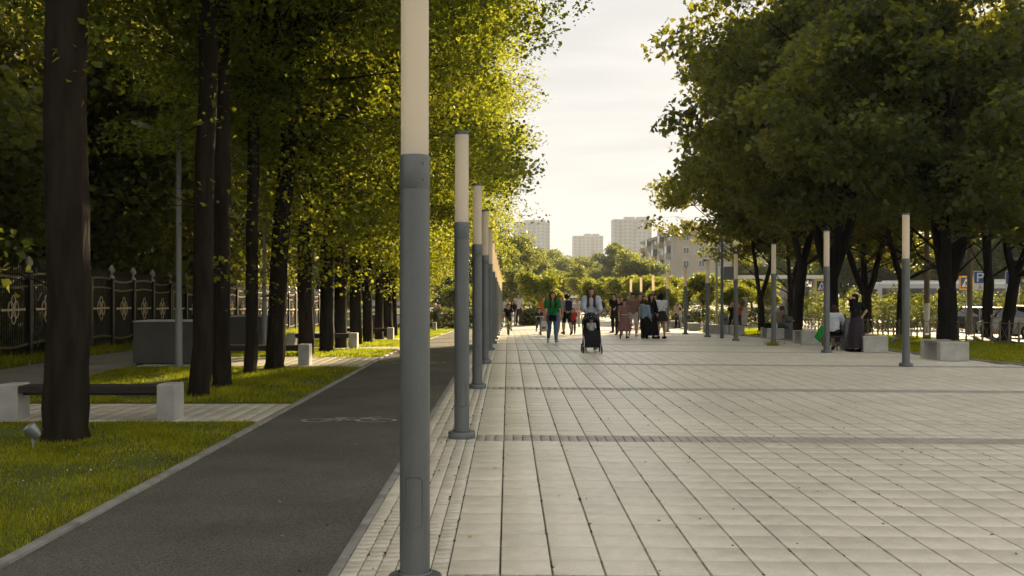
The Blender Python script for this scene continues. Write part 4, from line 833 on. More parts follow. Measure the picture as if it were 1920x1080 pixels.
# ------------------------------------------------------------------ people
def nets(sdf, lo, hi, h):
    """polygonise sdf<0 with surface nets"""
    lo = np.array(lo, float)-h*1.5; n = np.ceil((np.array(hi, float)+h*1.5-lo)/h).astype(int)+1
    ax = [lo[i]+h*np.arange(n[i]) for i in range(3)]; X, Y, Z = np.meshgrid(*ax, indexing='ij')
    S = sdf(np.stack([X, Y, Z], -1).reshape(-1, 3)).reshape(n); ins = S < 0
    cnt = np.zeros(n-1); pos = np.zeros((*(n-1), 3))
    off = [(i, j, k) for i in (0, 1) for j in (0, 1) for k in (0, 1)]
    def sl(o): return tuple(slice(o[i], n[i]-1+o[i]) for i in range(3))
    for a in off:
        for d in range(3):
            if a[d]: continue
            b = list(a); b[d] = 1; A, B = S[sl(a)], S[sl(b)]; cr = (A < 0) != (B < 0); t = np.where(cr, A/np.where(cr, A-B, 1), 0)
            cnt += cr
            for e in range(3): pos[..., e] += np.where(cr, a[e]+(t if e == d else 0), 0)
    act = cnt > 0; idx = -np.ones(n-1, int); idx[act] = np.arange(act.sum())
    base = np.stack(np.nonzero(act), -1); V = lo+h*(base+pos[act]/cnt[act][:, None]); Fs = []
    for d in range(3):
        u, v = (d+1) % 3, (d+2) % 3
        A = np.take(S, range(0, n[d]-1), d) < 0; B = np.take(S, range(1, n[d]), d) < 0
        g = np.stack(np.nonzero(A != B), -1); g = g[(g[:, u] > 0) & (g[:, v] > 0) & (g[:, u] < n[u]-1) & (g[:, v] < n[v]-1)]
        if not len(g): continue
        fl = A[tuple(g.T)]; q = []
        for du, dv in ((-1, -1), (0, -1), (0, 0), (-1, 0)):
            c = g.copy(); c[:, u] += du; c[:, v] += dv; q.append(idx[tuple(c.T)])
        q = np.stack(q, -1); q[~fl] = q[~fl][:, ::-1]; Fs.append(q)
    return V, np.concatenate(Fs)
def cap(P, a, b, ra, rb, sc_=(1, 1, 1)):
    s = np.array(sc_); a, b = np.array(a)*s, np.array(b)*s; P = P*s; d = b-a; l2 = float(d@d)+1e-12; t = np.clip(((P-a)@d)/l2, 0, 1)
    return np.linalg.norm(P-a-t[:, None]*d, axis=1)-(ra+(rb-ra)*t)
def smin(a, b, k):
    h = np.clip(.5+.5*(b-a)/k, 0, 1); return b*(1-h)+a*h-k*h*(1-h)
SKIN = mat('skin', (.42, .26, .18), .55, var=.06, scale=6); M_eye = mat('eye', (.02, .015, .012), .2); M_lip = mat('lips', (.30, .10, .08), .5)
def cloth(c): return mat('cloth_%02x%02x%02x' % tuple(int(min(1, v)*255) for v in c), c, .9, var=.14, scale=14, bump=.25, bscale=18, spec=.1)
def skeleton(H, legs, arms, lean=0, seat=None, head=(0, 0), gaze=0, wide=1.0, reach=None):
    """joint positions, figure faces +y. legs: (hip flex, knee flex, spread) deg; arms: (flex, abduct, elbow, inward)"""
    J = {}; th, shn = .245*H, .245*H; hipz = 0; hips = []
    for i, s in enumerate((-1, 1)):
        f, k, ab = legs[i]; f, k, ab = R(f), R(k), R(ab)
        hp = Vector((s*.052*H*wide, 0, 0)); kn = hp+Vector((s*math.sin(ab), math.sin(f)*math.cos(ab), -math.cos(f)*math.cos(ab)))*th
        an = kn+Vector((s*math.sin(ab)*.4, math.sin(f-k), -math.cos(f-k)))*shn
        pitch = max(-.9, min(.5, (f-k)*.8)); to = an+Vector((s*.02, math.cos(pitch)*.125, math.sin(pitch)*.125-.022))*H; he = an+Vector((0, -.03, -.022))*H
        J['hip%d' % i], J['knee%d' % i], J['ank%d' % i], J['toe%d' % i], J['heel%d' % i] = hp, kn, an, to, he
    low = min(min(J['toe%d' % i].z, J['heel%d' % i].z) for i in (0, 1))-.018*H
    root = -low if seat is None else seat+.075*H
    le = R(lean); up = Vector((0, math.sin(le), math.cos(le)))
    for k in J: J[k] = J[k]+Vector((0, 0, root))
    pv = Vector((0, 0, root)); J['pelvis'] = pv+up*.03*H; J['waist'] = pv+up*.115*H; J['chest'] = pv+up*.225*H; J['neck'] = pv+up*.315*H
    hd = J['neck']+Vector((math.sin(R(head[1]))*.06, .018+math.sin(R(head[0]))*.05, .055))*H
    J['head0'] = hd; J['head'] = hd+Vector((0, .006, .04))*H; J['nod'] = R(head[0]); J['gaze'] = R(gaze)
    for i, s in enumerate((-1, 1)):
        f, ab, el, inw = [R(v) for v in arms[i]]; sh = pv+up*.29*H+Vector((s*.105*H*wide, 0, 0))
        u = Vector((s*math.sin(ab), math.sin(f)*math.cos(ab), -math.cos(f)*math.cos(ab)))
        e = sh+u*.165*H; f2 = f+el; v = Vector((s*math.sin(ab)*.5-s*math.sin(inw), math.sin(f2), -math.cos(f2))); v.normalize()
        wr = e+v*.145*H
        if reach and i in reach:
            tg, hint = Vector(reach[i][0])*H, Vector(reach[i][1]); dd = tg-sh; l_ = min(dd.length, .308*H); dn = dd.normalized(); a_, b_ = .165*H, .145*H
            ca = (a_*a_+l_*l_-b_*b_)/(2*l_); hh = math.sqrt(max(0, a_*a_-ca*ca)); hp = (hint-dn*hint.dot(dn)).normalized(); e = sh+dn*ca+hp*hh; wr = sh+dn*l_; v = (wr-e).normalized()
        J['sh%d' % i], J['el%d' % i], J['wr%d' % i], J['hd%d' % i] = sh, e, wr, wr+v*.05*H; J['fv%d' % i] = v
    return J
def person(x, y, face, H, lab, top, bottom, hair, legs=((12, 4, 2), (-14, 12, 2)), arms=((-14, 8, 12, 4), (14, 8, 14, 4)), shoes=(.05, .05, .05), lean=1, seat=None, head=(0, 0), style='tee', lower='trousers', hairstyle='short', skirt=.5, cell=.02, z=None, wide=1.0, skin=None, group=None, child=False, gaze=0, detail=True, tight=1.0, cap_col=None, reach=None):
    """face: compass angle of the facing direction, 180 = towards the camera"""
    J = skeleton(H, legs, arms, lean, seat, head, gaze, wide, reach); hs = 1.22 if child else 1.0
    t = thing('person', lab, 'person', (x, y, (gz(x, y) if z is None else z)), R(face), group or 'people on the promenade')
    def torso(P, g=0.0):
        d = cap(P, J['pelvis'], J['waist'], .088*H*wide+g, .072*H*wide+g, (1, 1.28, 1)); d = smin(d, cap(P, J['waist'], J['chest'], .070*H*wide+g, .086*H*wide+g, (1, 1.3, 1)), .05*H)
        return smin(d, cap(P, J['sh0'], J['sh1'], .036*H+g, .036*H+g), .045*H)
    def arm(P, i, g=0.0, part=2.0):
        a, e, w_ = J['sh%d' % i], J['el%d' % i], J['wr%d' % i]
        if part < 1: return cap(P, a, a+(e-a)*part, .033*H+g, .030*H+g)
        d = cap(P, a, e, .031*H+g, .024*H+g); d = smin(d, cap(P, e, w_, .024*H+g, .0165*H+g), .012*H)
        return d
    def leg(P, i, g=0.0, part=2.0):
        a, k_, n_ = J['hip%d' % i], J['knee%d' % i], J['ank%d' % i]
        if part <= 1: return cap(P, a, a+(k_-a)*part, .056*H*wide+g, (.056-.02*part)*H+g)
        m_ = k_+(n_-k_)*.35+Vector((0, -.006*H, 0)); d = cap(P, a, k_, .055*H*wide+g, .034*H+g); d = smin(d, cap(P, k_, m_, .034*H+g, .034*H+g), .02*H)
        return smin(d, cap(P, m_, n_, .033*H+g, .02*H+g), .02*H)
    def body(P):
        d = torso(P)
        for i in (0, 1):
            d = smin(d, arm(P, i), .02*H); d = smin(d, leg(P, i), .025*H); d = smin(d, cap(P, J['heel%d' % i], J['toe%d' % i], .02*H, .017*H), .012*H)
            d = smin(d, cap(P, J['wr%d' % i], J['hd%d' % i], .015*H, .017*H), .01*H)
        d = smin(d, cap(P, J['neck']-Vector((0, 0, .02*H)), J['head0'], .032*H, .03*H), .015*H)
        hc = np.array(J['head']); q = (P-hc)*np.array([1.2, 1.02, .86]); d = smin(d, np.linalg.norm(q, axis=1)-.058*H*hs, .012*H)
        cg, sg = math.cos(J['gaze']), math.sin(J['gaze']); fw = Vector((-sg, cg, 0)); hv = J['head']
        d = smin(d, cap(P, hv+fw*.054*H*hs+Vector((0, 0, .008*H)), hv+fw*.067*H*hs-Vector((0, 0, .012*H)), .006*H, .010*H), .012*H)       # nose
        d = smin(d, cap(P, hv+fw*.03*H*hs-Vector((0, 0, .045*H*hs)), hv+fw*.042*H*hs-Vector((0, 0, .045*H*hs)), .018*H, .014*H), .02*H)      # chin
        for s in (-1, 1):
            er = hv+Vector((s*cg, s*sg, 0))*.05*H*hs; d = smin(d, cap(P, er+Vector((0, 0, .01*H)), er-Vector((0, 0, .012*H)), .008*H, .006*H), .006*H)
        return d
    pts = np.array([tuple(v) for k, v in J.items() if k not in ('nod', 'gaze', 'fv0', 'fv1')]); lo, hi = pts.min(0)-.08*H, pts.max(0)+.085*H
    def bb(keys, m): q = np.array([tuple(J[k]) for k in keys]); return q.min(0)-m*H, q.max(0)+m*H
    ARM = ['sh0', 'sh1', 'el0', 'el1', 'wr0', 'wr1']
    REG = {'shirt': bb(['pelvis', 'neck', 'sh0', 'sh1', 'el0', 'el1'], .12), 'jacket': bb(['pelvis', 'neck']+ARM, .12), 'trousers': bb(['pelvis', 'waist', 'hip0', 'hip1', 'knee0', 'knee1', 'ank0', 'ank1'], .115), 'shorts': bb(['pelvis', 'waist', 'knee0', 'knee1', 'hip0', 'hip1'], .11),
           'skirt': (np.array([-.24*H, -.26*H, 0]), np.array([.24*H, .36*H, J['waist'].z+.05*H])), 'shoes': bb(['ank0', 'ank1', 'toe0', 'toe1', 'heel0', 'heel1'], .045), 'cap': bb(['head'], .14), 'hair': bb(['head'], .13)}
    REG['hair'][0][2] -= .2*H
    def mk(name, fn, col, par, h=cell):
        V, Fs = nets(fn, *REG[name], h)
        return link(name, mesh_np(name, V, Fs, col, True), par)
    V, Fs = nets(body, lo, hi, cell); b = MB(); b.v = [tuple(v) for v in V]; b.f = [tuple(f) for f in Fs]
    if detail:
        for i, s in enumerate((-1, 1)):      # fingers and thumb
            hd, v = J['hd%d' % i], J['fv%d' % i]; side = Vector((1, 0, 0)) if abs(v.x) < .8 else Vector((0, 1, 0)); side = (side-v*side.dot(v)).normalized(); pn = v.cross(side)*(-s)
            side2 = v.cross(pn).normalized()
            for k, (o_, ln) in enumerate(((-.0125, .036), (-.0045, .043), (.0042, .041), (.012, .032))):
                p0 = hd+side2*o_*H; p1 = p0+v*ln*.5*H+pn*.004*H; p2 = p1+v*ln*.38*H+pn*.016*H; b.tube([p0, p1, p2], [.0052*H, .0048*H, .0038*H], 5)
            p0 = J['wr%d' % i]+v*.018*H+side2*.013*H; b.tube([p0, p0+v*.018*H+side2*.014*H, p0+v*.038*H+side2*.016*H], [.006*H, .0055*H, .004*H], 5)
    me = bpy.data.meshes.new('body'); me.from_pydata(b.v, [], b.f); me.materials.append(skin or SKIN)
    for p in me.polygons: p.use_smooth = True
    bo = link('body', me, t)
    g = .011*H*tight
    neck = J['neck']; up = (J['chest']-J['waist']).normalized()
    if top is not None:
        hem = J['pelvis']-up*.035*H if lower != 'dress' else J['pelvis']
        def shirt(P):
            d = torso(P, g)
            for i in (0, 1): d = smin(d, arm(P, i, g*1.25, .62 if style == 'tee' else 2.0) if style != 'vest' else d, .025*H)
            if style == 'hood': d = smin(d, cap(P, neck+Vector((0, -.04*H, -.01*H)), neck+Vector((0, -.05*H, .02*H)), .045*H, .04*H), .03*H)
            pl = (P-np.array(hem))@np.array(up); d = np.maximum(d, -pl); d2 = np.linalg.norm((P-np.array(neck+Vector((0, .012*H, .012*H))))*np.array([1, 1, .8]), axis=1)-.042*H
            d = np.maximum(d, -d2)
            if style != 'tee' and style != 'vest':
                for i in (0, 1): v = np.array(J['fv%d' % i]); d = np.maximum(d, np.where(np.linalg.norm(P-np.array(J['wr%d' % i]), axis=1) < .1*H, (P-np.array(J['wr%d' % i]))@v-.004*H, -1))
            return d
        mk('shirt' if style == 'tee' else 'jacket', shirt, cloth(top), t)
    if lower in ('trousers', 'shorts', 'wide'):
        def trs(P):
            gg = .010*H if lower != 'wide' else .018*H
            d = cap(P, J['pelvis'], J['pelvis']+up*.05*H, .088*H*wide+g*.6, .08*H*wide+g*.6, (1, 1.28, 1))
            for i in (0, 1):
                l_ = leg(P, i, gg, .85 if lower == 'shorts' else 2.0)
                if lower == 'wide': l_ = np.minimum(l_, cap(P, J['knee%d' % i], J['ank%d' % i], .045*H, .055*H))
                if lower != 'shorts': l_ = np.maximum(l_, -(np.linalg.norm(P-np.array(J['ank%d' % i])-np.array([0, .02*H, -.055*H]), axis=1)-.05*H))
                d = smin(d, l_, .02*H)
            return np.maximum(d, (P-np.array(J['pelvis']+up*.055*H))@np.array(up))
        mk('trousers' if lower != 'shorts' else 'shorts', trs, cloth(bottom), t)
    elif lower in ('skirt', 'dress'):
        zt = J['pelvis'].z+(.07*H); zb = max(.03, zt-skirt*H); k0 = J['knee0']*.5+J['knee1']*.5
        def sk(P):
            t_ = np.clip((zt-P[:, 2])/(zt-zb), 0, 1); cx = 0; cy_ = (k0.y)*t_**1.2*.6
            ph = np.arctan2(P[:, 1]-cy_, P[:, 0]); rr = (.082*H*wide+(.06+.10*skirt)*H*t_**.8)*(1+.05*np.sin(ph*9)*t_)
            q = np.hypot(P[:, 0]-cx, (P[:, 1]-cy_)*1.15)-rr; return np.maximum(np.maximum(q, P[:, 2]-zt), zb-P[:, 2])
        mk('skirt', sk, bottom if not isinstance(bottom, tuple) else cloth(bottom), t)
    def sho(P):
        d = None
        for i in (0, 1):
            q = np.maximum(smin(cap(P, J['heel%d' % i], J['toe%d' % i], .026*H, .022*H), cap(P, J['ank%d' % i], J['heel%d' % i], .026*H, .026*H), .015*H), -1); d = q if d is None else np.minimum(d, q)
        return d
    mk('shoes', sho, cloth(shoes), t)
    if hair is not None:
        hc = J['head']; cg, sg = math.cos(J['gaze']), math.sin(J['gaze']); fw = np.array([-sg, cg, 0.0])
        def hr(P):
            q = (P-np.array(hc))*np.array([1.15, 1.0, .86]); d = np.linalg.norm(q+fw*.006*H, axis=1)-.068*H*hs
            f = (P-np.array(hc))@fw; zz = P[:, 2]-hc.z
            face_ = np.maximum(.022*H*hs-f, zz-.034*H*hs); d = np.maximum(d, -np.minimum(1e9, -face_) if False else np.where((f > .02*H*hs) & (zz < .036*H*hs), np.maximum(f-.02*H*hs, d), d))
            if hairstyle == 'short': d = np.maximum(d, np.where(f < .02*H, -(zz+.035*H*hs), d))
            if hairstyle in ('long', 'midlong'):
                ln = .23*H if hairstyle == 'long' else .10*H
                for s in (-1, 0, 1):
                    a = np.array(hc)+np.array([s*.045*H*cg, s*.045*H*sg, 0])-fw*(.03 if s == 0 else .008)*H; d = smin(d, cap(P, a, a-np.array([-s*.004*H, 0, ln])-fw*.012*H+(fw*.07*H if s else 0), .032*H, .022*H), .02*H)
            if hairstyle == 'bun': d = smin(d, np.linalg.norm(P-np.array(hc)-np.array([0, 0, .085*H])+fw*.02*H, axis=1)-.028*H, .01*H)
            return d
        mk('hair', hr, cloth(hair), t, cell*.8)
    if cap_col is not None:
        def cp(P):
            q = (P-np.array(J['head'])-np.array([0, 0, .012*H]))*np.array([1.12, 1.0, .9]); d = np.maximum(np.linalg.norm(q, axis=1)-.075*H*hs, .012*H-(P[:, 2]-J['head'].z)+.01)
            return np.minimum(d, cap(P, J['head']+Vector((0, .05*H, .03*H)), J['head']+Vector((0, .11*H, .022*H)), .03*H, .02*H, (1, 1, 2.2)))
        mk('cap', cp, cloth(cap_col), t)
    if detail:
        cg, sg = math.cos(J['gaze']), math.sin(J['gaze']); fw = Vector((-sg, cg, 0)); rt = Vector((cg, sg, 0)); hv = J['head']
        for s in (-1, 1): MB().ball(tuple(hv+fw*.053*H*hs+rt*s*.019*H*hs+Vector((0, 0, .006*H))), (.0075*H, .006*H, .0055*H), 8, 5).build('eye', M_eye, bo)
        MB().ball(tuple(hv+fw*.056*H*hs-Vector((0, 0, .03*H*hs))), (.014*H, .006*H, .004*H), 8, 5).build('mouth', M_lip, bo)
    t['_H'] = H
    return t, J
def wpt(t, v):
    """figure-local vector to world"""
    a = t.rotation_euler.z; return Vector((t.location.x+v[0]*math.cos(a)-v[1]*math.sin(a), t.location.y+v[0]*math.sin(a)+v[1]*math.cos(a), t.location.z+v[2]))
def at(px, fy, hy):
    x, y = gpt(px, fy); return x, y, (pz(hy, y)-gz(x, y))
BLK, NAVY, WHT, DEN, MAU = (.008, .008, .009), (.02, .028, .06), (.62, .62, .60), (.085, .14, .24), (.23, .12, .11)
BRN, DK, BLO, RED = (.05, .028, .018), (.012, .010, .009), (.35, .24, .12), (.16, .06, .03)
STAND = ((2, 2, 3), (-2, 2, 3)); HANG = ((2, 8, 8, 3), (-2, 8, 8, 3))
# woman in green
x, y, H = at(1036, 643, 549)
gw, J = person(x, y, 184, H, 'woman in a green tee shirt and blue jeans walking towards the camera', (.012, .17, .045), DEN, BRN, legs=((14, 6, 1), (-16, 14, 1)), arms=((8, 10, 10, 2), (-6, 12, 12, 0)), shoes=(.45, .45, .45), hairstyle='long', wide=1.08)
p = wpt(gw, (.02, .13*H, .50*H)); t = thing('shoulder_bag', 'black cross-body bag hanging at the front of the woman in green', 'bag', tuple(p)); MB().bbox((0, 0, 0), (.26, .09, .2), .02).build('pouch', cloth(BLK), t); MB().tube([(-.1, 0, .08), (.05, .0, .25), (.16, .06, .52)], .011, 5).build('strap', cloth(BLK), t)
def carrier_bag(p, col, lab, w_=.26, h_=.36, mats=None):
    t = thing('shopping_bag', lab, 'bag', tuple(p)); b = MB(); ring = lambda k, z, j: [(k*w_/2*math.cos(a)*(1+.06*math.sin(5*a+j)), k*.07*math.sin(a)*(1+.2*math.sin(3*a+j)), z) for a in [i*math.pi/6 for i in range(12)]]
    b.loft([ring(.8, -h_, 0), ring(1.0, -h_*.85, 1), ring(1.02, -h_*.45, 2), ring(.8, -h_*.12, 3), ring(.45, 0, 4)]); b.build('sack', cloth(col), t, smooth=50)
    MB().tube([(-.06, 0, -.02), (-.03, 0, .05), (.03, 0, .05), (.06, 0, -.02)], .008, 5).build('handle', cloth(col), t); return t
cb = carrier_bag(wpt(gw, J['hd0']+Vector((.0, .05, -.05))) if False else wpt(gw, J['hd1']+Vector((.02, .05, -.06))), (.55, .54, .53), 'white plastic carrier bag held by the woman in green'); flat('print', [[(-.06, -.26), (.06, -.26), (.06, -.2), (-.06, -.2)]], -.085, M_red, cb)
# woman with the stroller
x, y, H = at(1110, 659, 541)
sw, J = person(x, y+.35, 180, H, 'woman in a pale blue shirt with long auburn hair pushing a black stroller', (.36, .42, .48), BLK, (.075, .034, .020), legs=((16, 6, 1), (-14, 16, 1)), arms=((32, 10, 42, 12), (32, 10, 42, 12)), style='long', hairstyle='long', shoes=(.4, .4, .4), tight=1.6)
def stroller(x, y, rz, lab, hood=True, s=1.0):
    t = thing('stroller', lab, 'stroller', (x, y, gz(x, y)), rz, 'strollers'); t.scale = (s, s, s)
    M_str = cloth((.018, .018, .02)); M_dot = cloth((.5, .5, .48))
    b = MB()
    for sx in (-.23, .23): b.tube([(sx, .42, 1.0), (sx, .2, .72), (sx, -.32, .14)], .014, 6); b.tube([(sx, -.1, .4), (sx, .3, .13)], .014, 6)
    b.tube([(-.23, .42, 1.0), (-.1, .46, 1.02), (.1, .46, 1.02), (.23, .42, 1.0)], .018, 6); b.tube([(-.23, .3, .13), (.23, .3, .13)], .012, 6); b.build('frame', M_dark, t, smooth=40)
    # seat shell: back, seat, footrest and sides
    prof_ = [(.24, .92), (.12, .62), (.06, .47), (-.2, .45), (-.27, .3), (-.33, .2)]
    b = MB(); b.loft([[(-.2, yy, zz), (.2, yy, zz), (.2, yy+.03, zz-.03), (-.2, yy+.03, zz-.03)] for yy, zz in prof_]); b.build('seat', M_str, t)
    for sx in (-1, 1): b = MB(); b.loft([[(sx*.2, .2, .9), (sx*.215, .2, .9), (sx*.215, .1, .5), (sx*.2, .1, .5)], [(sx*.2, -.02, .66), (sx*.215, -.02, .66), (sx*.215, -.05, .46), (sx*.2, -.05, .46)], [(sx*.2, -.2, .55), (sx*.215, -.2, .55), (sx*.215, -.2, .44), (sx*.2, -.2, .44)]]); b.build('side_panel', M_str, t)
    b = MB(); b.loft([[(-.21, -.14, .60), (.21, -.14, .60), (.21, -.17, .60), (-.21, -.17, .60)], [(-.2, -.27, .34), (.2, -.27, .34), (.2, -.30, .34), (-.2, -.30, .34)], [(-.2, -.30, .2), (.2, -.30, .2), (.2, -.33, .2), (-.2, -.33, .2)]]); b.build('apron', M_str, t)
    rings = []
    for k in range(7):
        a = R(-5+k*17); rings.append([(.225*math.cos(q), .22-.30*math.sin(a)*max(.15, math.sin(q))**.5, .70+(.36*math.cos(a)+.02)*max(.0, math.sin(q))**.55) for q in [math.pi*i/12 for i in range(13)]])
    b = MB(); b.loft(rings[:5], caps=False, closed=False); hd = b.build('hood', M_str, t, smooth=60)
    b = MB()
    for i in range(34):
        k = random.Random(i).randrange(1, 4); r = rings[k]; q = random.Random(i+50).uniform(2, 10); i0 = int(q); p = Vector(r[i0]).lerp(Vector(r[i0+1]), q-i0); c = Vector((0, .1, .72)); p = c+(p-c)*1.012; b.ball(tuple(p), .008, 5, 4)
    b.build('dots', M_dot, hd, kind='stuff')
    MB().bbox((0, .1, .26), (.34, .3, .16), .03).build('basket', M_str, t)
    for sx in (-.24, .24):
        for yy, r in ((-.32, .095), (.3, .115)):
            wv = link('wheel', None, t, (sx, yy, r)); MB().ring((0, 0, 0), (0, r-.018, 0), (0, 0, r-.018), .018, 18, 6).build('tyre', M_tyre, wv, smooth=60); MB().tube([(-.012, 0, 0), (.012, 0, 0)], r-.03, 12).build('rim', M_cap, wv)
    return t
stx, sty = gpt(1111, 662.5); st = stroller(stx, sty+.3, 0, 'black stroller with a dotted hood pushed by the woman in pale blue')
kid, J = person(stx, sty+.33, 180, .82, 'small child with a turquoise cap sitting in the black stroller', (.5, .47, .5), (.16, .15, .12), None, legs=((62, 70, 4), (66, 60, 4)), arms=((45, 5, 80, 25), (45, 5, 80, 25)), seat=.47, lean=-16, style='long', child=True, cap_col=(.02, .30, .42), shoes=(.45, .45, .42), cell=.014)
# boy on a bicycle
x, y = gpt(953, 628); z0 = gz(x, y)
def bicycle(x, y, rz, col, lab, s=1.0):
    t = thing('bicycle', lab, 'bicycle', (x, y, gz(x, y)), rz, 'bicycles'); t.scale = (s, s, s); m = mat('bike_%d' % int(col[1]*1000), col, .35, metal=.2, var=.03)
    for yy, nm in ((.42, 'f'), (-.42, 'r')):
        wv = link('wheel', None, t, (0, yy, .25)); MB().ring((0, 0, 0), (0, .23, 0), (0, 0, .23), .022, 26, 6).build('tyre', M_tyre, wv, smooth=60); MB().ring((0, 0, 0), (0, .2, 0), (0, 0, .2), .01, 26, 5).build('rim', m, wv, smooth=60)
        b = MB()
        for i in range(10): a = math.pi*2*i/10; b.tube([(0, 0, 0), (0, .2*math.cos(a), .2*math.sin(a))], .0025, 3)
        b.build('spokes', M_metal, wv, kind='stuff')
    b = MB(); b.tube([(0, -.42, .25), (0, -.08, .27), (0, -.16, .58), (0, -.42, .25)], .014, 6); b.tube([(0, -.15, .54), (0, .3, .58), (0, -.08, .27)], .02, 6); b.build('frame', m, t, smooth=50)
    b = MB(); b.tube([(0, .3, .66), (0, .33, .5), (0, .35, .48)], .017, 6)
    for sx in (-.045, .045): b.tube([(sx, .34, .5), (sx, .42, .25)], .012, 6)
    b.build('fork', m, t, smooth=50)
    b = MB(); b.tube([(0, .3, .64), (0, .29, .74)], .014, 6); b.tube([(-.26, .24, .84), (-.14, .28, .83), (-.06, .3, .74), (.06, .3, .74), (.14, .28, .83), (.26, .24, .84)], .012, 6); b.build('handlebar', M_dark, t, smooth=50)
    MB().bbox((0, -.2, .62), (.13, .24, .06), .02).build('saddle', cloth(BLK), t); MB().tube([(0, -.16, .52), (0, -.18, .6)], .012, 6).build('seat_post', M_metal, t)
    b = MB(); b.tube([(-.1, -.08, .27), (.1, -.08, .27)], .01, 5); b.box((-.12, -.02, .18), (.08, .09, .02)); b.box((.12, -.14, .36), (.08, .09, .02)); b.build('pedals', M_dark, t); return t
bicycle(x, y, R(183), (.16, .42, .02), 'lime green child bicycle ridden towards the camera', 1.1)
person(x, y+.2, 183, 1.36, 'boy in black riding the lime green bicycle', BLK, BLK, DK, legs=((62, 85, 6), (88, 62, 6)), arms=((48, 14, 18, 10), (48, 14, 18, 10)), seat=.66, lean=12, lower='shorts', child=True, shoes=(.1, .08, .07), cell=.022)
# couple behind him
x, y, H = at(972, 610.5, 553); person(x, y, 176, H, 'man in a white tee shirt and dark trousers behind the cycling boy', (.52, .50, .48), (.035, .03, .03), BRN, legs=((12, 5, 2), (-12, 10, 2)), arms=((6, 10, 12, 2), (-12, 10, 10, 2)), cell=.026)
x, y, H = at(962, 611, 565); person(x, y+.3, 180, H, 'woman with long black hair beside the man in white', BLK, (.3, .33, .36), DK, hairstyle='long', cell=.026, legs=STAND, head=(0, 12))
x, y = pxx(951, 74), 74; bicycle(x, y, R(176), (.3, .3, .32), 'grey bicycle far behind the cycling boy', 1.3); person(x, y+.25, 178, 1.72, 'far cyclist in a cream shirt', (.55, .48, .36), (.05, .05, .06), BLO, legs=((60, 80, 5), (85, 60, 5)), arms=((45, 12, 12, 6), (45, 12, 12, 6)), seat=.86, lean=12, cell=.04, detail=False)
x, y = pxx(940, 84), 84; person(x, y, 180, 1.7, 'far pedestrian in blue at the end of the left lamp row', (.15, .25, .4), (.2, .2, .22), BRN, cell=.045, detail=False)
# scooter child, orange woman
x, y = gpt(1012, 628)
def scooter(x, y, rz, lab):
    t = thing('scooter', lab, 'scooter', (x, y, gz(x, y)), rz); MB().bbox((0, 0, .1), (.12, .55, .03), .008).build('deck', M_cap, t); b = MB(); b.tube([(0, .3, .1), (0, .34, .4), (0, .3, .86)], .018, 7); b.build('stem', M_metal, t, smooth=50)
    MB().tube([(-.2, .3, .86), (.2, .3, .86)], .016, 7).build('handlebar', M_metal, t)
    for yy in (.36, -.32): wv = link('wheel', None, t, (0, yy, .07)); MB().tube([(-.018, 0, 0), (.018, 0, 0)], .07, 14).build('tyre', M_tyre, wv, smooth=50)
scooter(x+.02, y, R(182), 'kick scooter with a white bar ridden by the child in navy')
sb, J = person(x-.02, y+.25, 182, 1.22, 'child in a navy tee shirt riding a kick scooter', NAVY, (.06, .09, .16), DK, legs=((20, 30, 1), (-30, 40, 4)), arms=((40, 10, 40, 5), (40, 10, 40, 5)), child=True, lean=14, cell=.022, head=(8, 0), shoes=(.2, .05, .04))
def backpack(t, J, H, col, lab, s=1.0):
    p = wpt(t, J['chest']+Vector((0, -.125*H, -.03*H))); q = thing('backpack', lab, 'backpack', tuple(p), t.rotation_euler.z); q.scale = (s, s, s); b = MB(); b.bbox((0, -.02, 0), (.29, .17, .46), .04); b.build('pack', cloth(col), q); MB().bbox((0, -.12, -.08), (.22, .05, .2), .015).build('pocket', cloth(col), q)
    b = MB()
    for sx in (-.1, .1): b.tube([(sx, .05, -.18), (sx, .07, .0), (sx, .08, .2), (sx, .02, .22)], .015, 5)
    b.build('straps', cloth(BLK), q)
backpack(sb, J, 1.22, (.03, .12, .32), 'blue backpack on the child riding the scooter', .8)
x, y, H = at(1019, 617, 558); person(x, y, 178, H, 'woman in an orange top with a hair bun behind the scooter child', (.30, .10, .03), (.30, .13, .05), BRN, hairstyle='bun', lower='dress', skirt=.42, cell=.026)
# backpack girl from behind, curly haired woman, red kid, lilac person
x, y, H = at(1063, 628, 554); bp, J = person(x, y, 15, H, 'dark haired person in shorts seen from behind, wearing a navy backpack', (.28, .24, .27), BLK, DK, legs=((10, 4, 2), (-12, 12, 2)), lower='shorts', shoes=BLK, head=(0, 4)); backpack(bp, J, H, (.015, .022, .05), 'navy backpack on the person walking away', 1.0)
x, y, H = at(1052, 625, 557); person(x, y, 180, H, 'red haired woman in dark clothes partly behind the navy backpack', BLK, (.16, .2, .26), (.17, .06, .025), hairstyle='midlong', cell=.022)
x, y, H = at(1075, 627, 580); person(x, y, 170, H, 'small child in a red tee shirt', (.32, .02, .03), (.04, .03, .03), BRN, child=True, legs=((10, 4, 2), (-12, 12, 2)), cell=.02, shoes=(.2, .1, .08))
x, y, H = at(1082, 613.5, 564); ll, J = person(x, y, 182, H, 'girl in a lilac tee shirt with a printed square behind the red shirted child', (.42, .34, .37), (.28, .30, .32), BRN, cell=.024); MB().box((0, .098*H, .70*H), (.16, .004, .16)).build('shirt_print', cloth((.38, .22, .12)), ll)
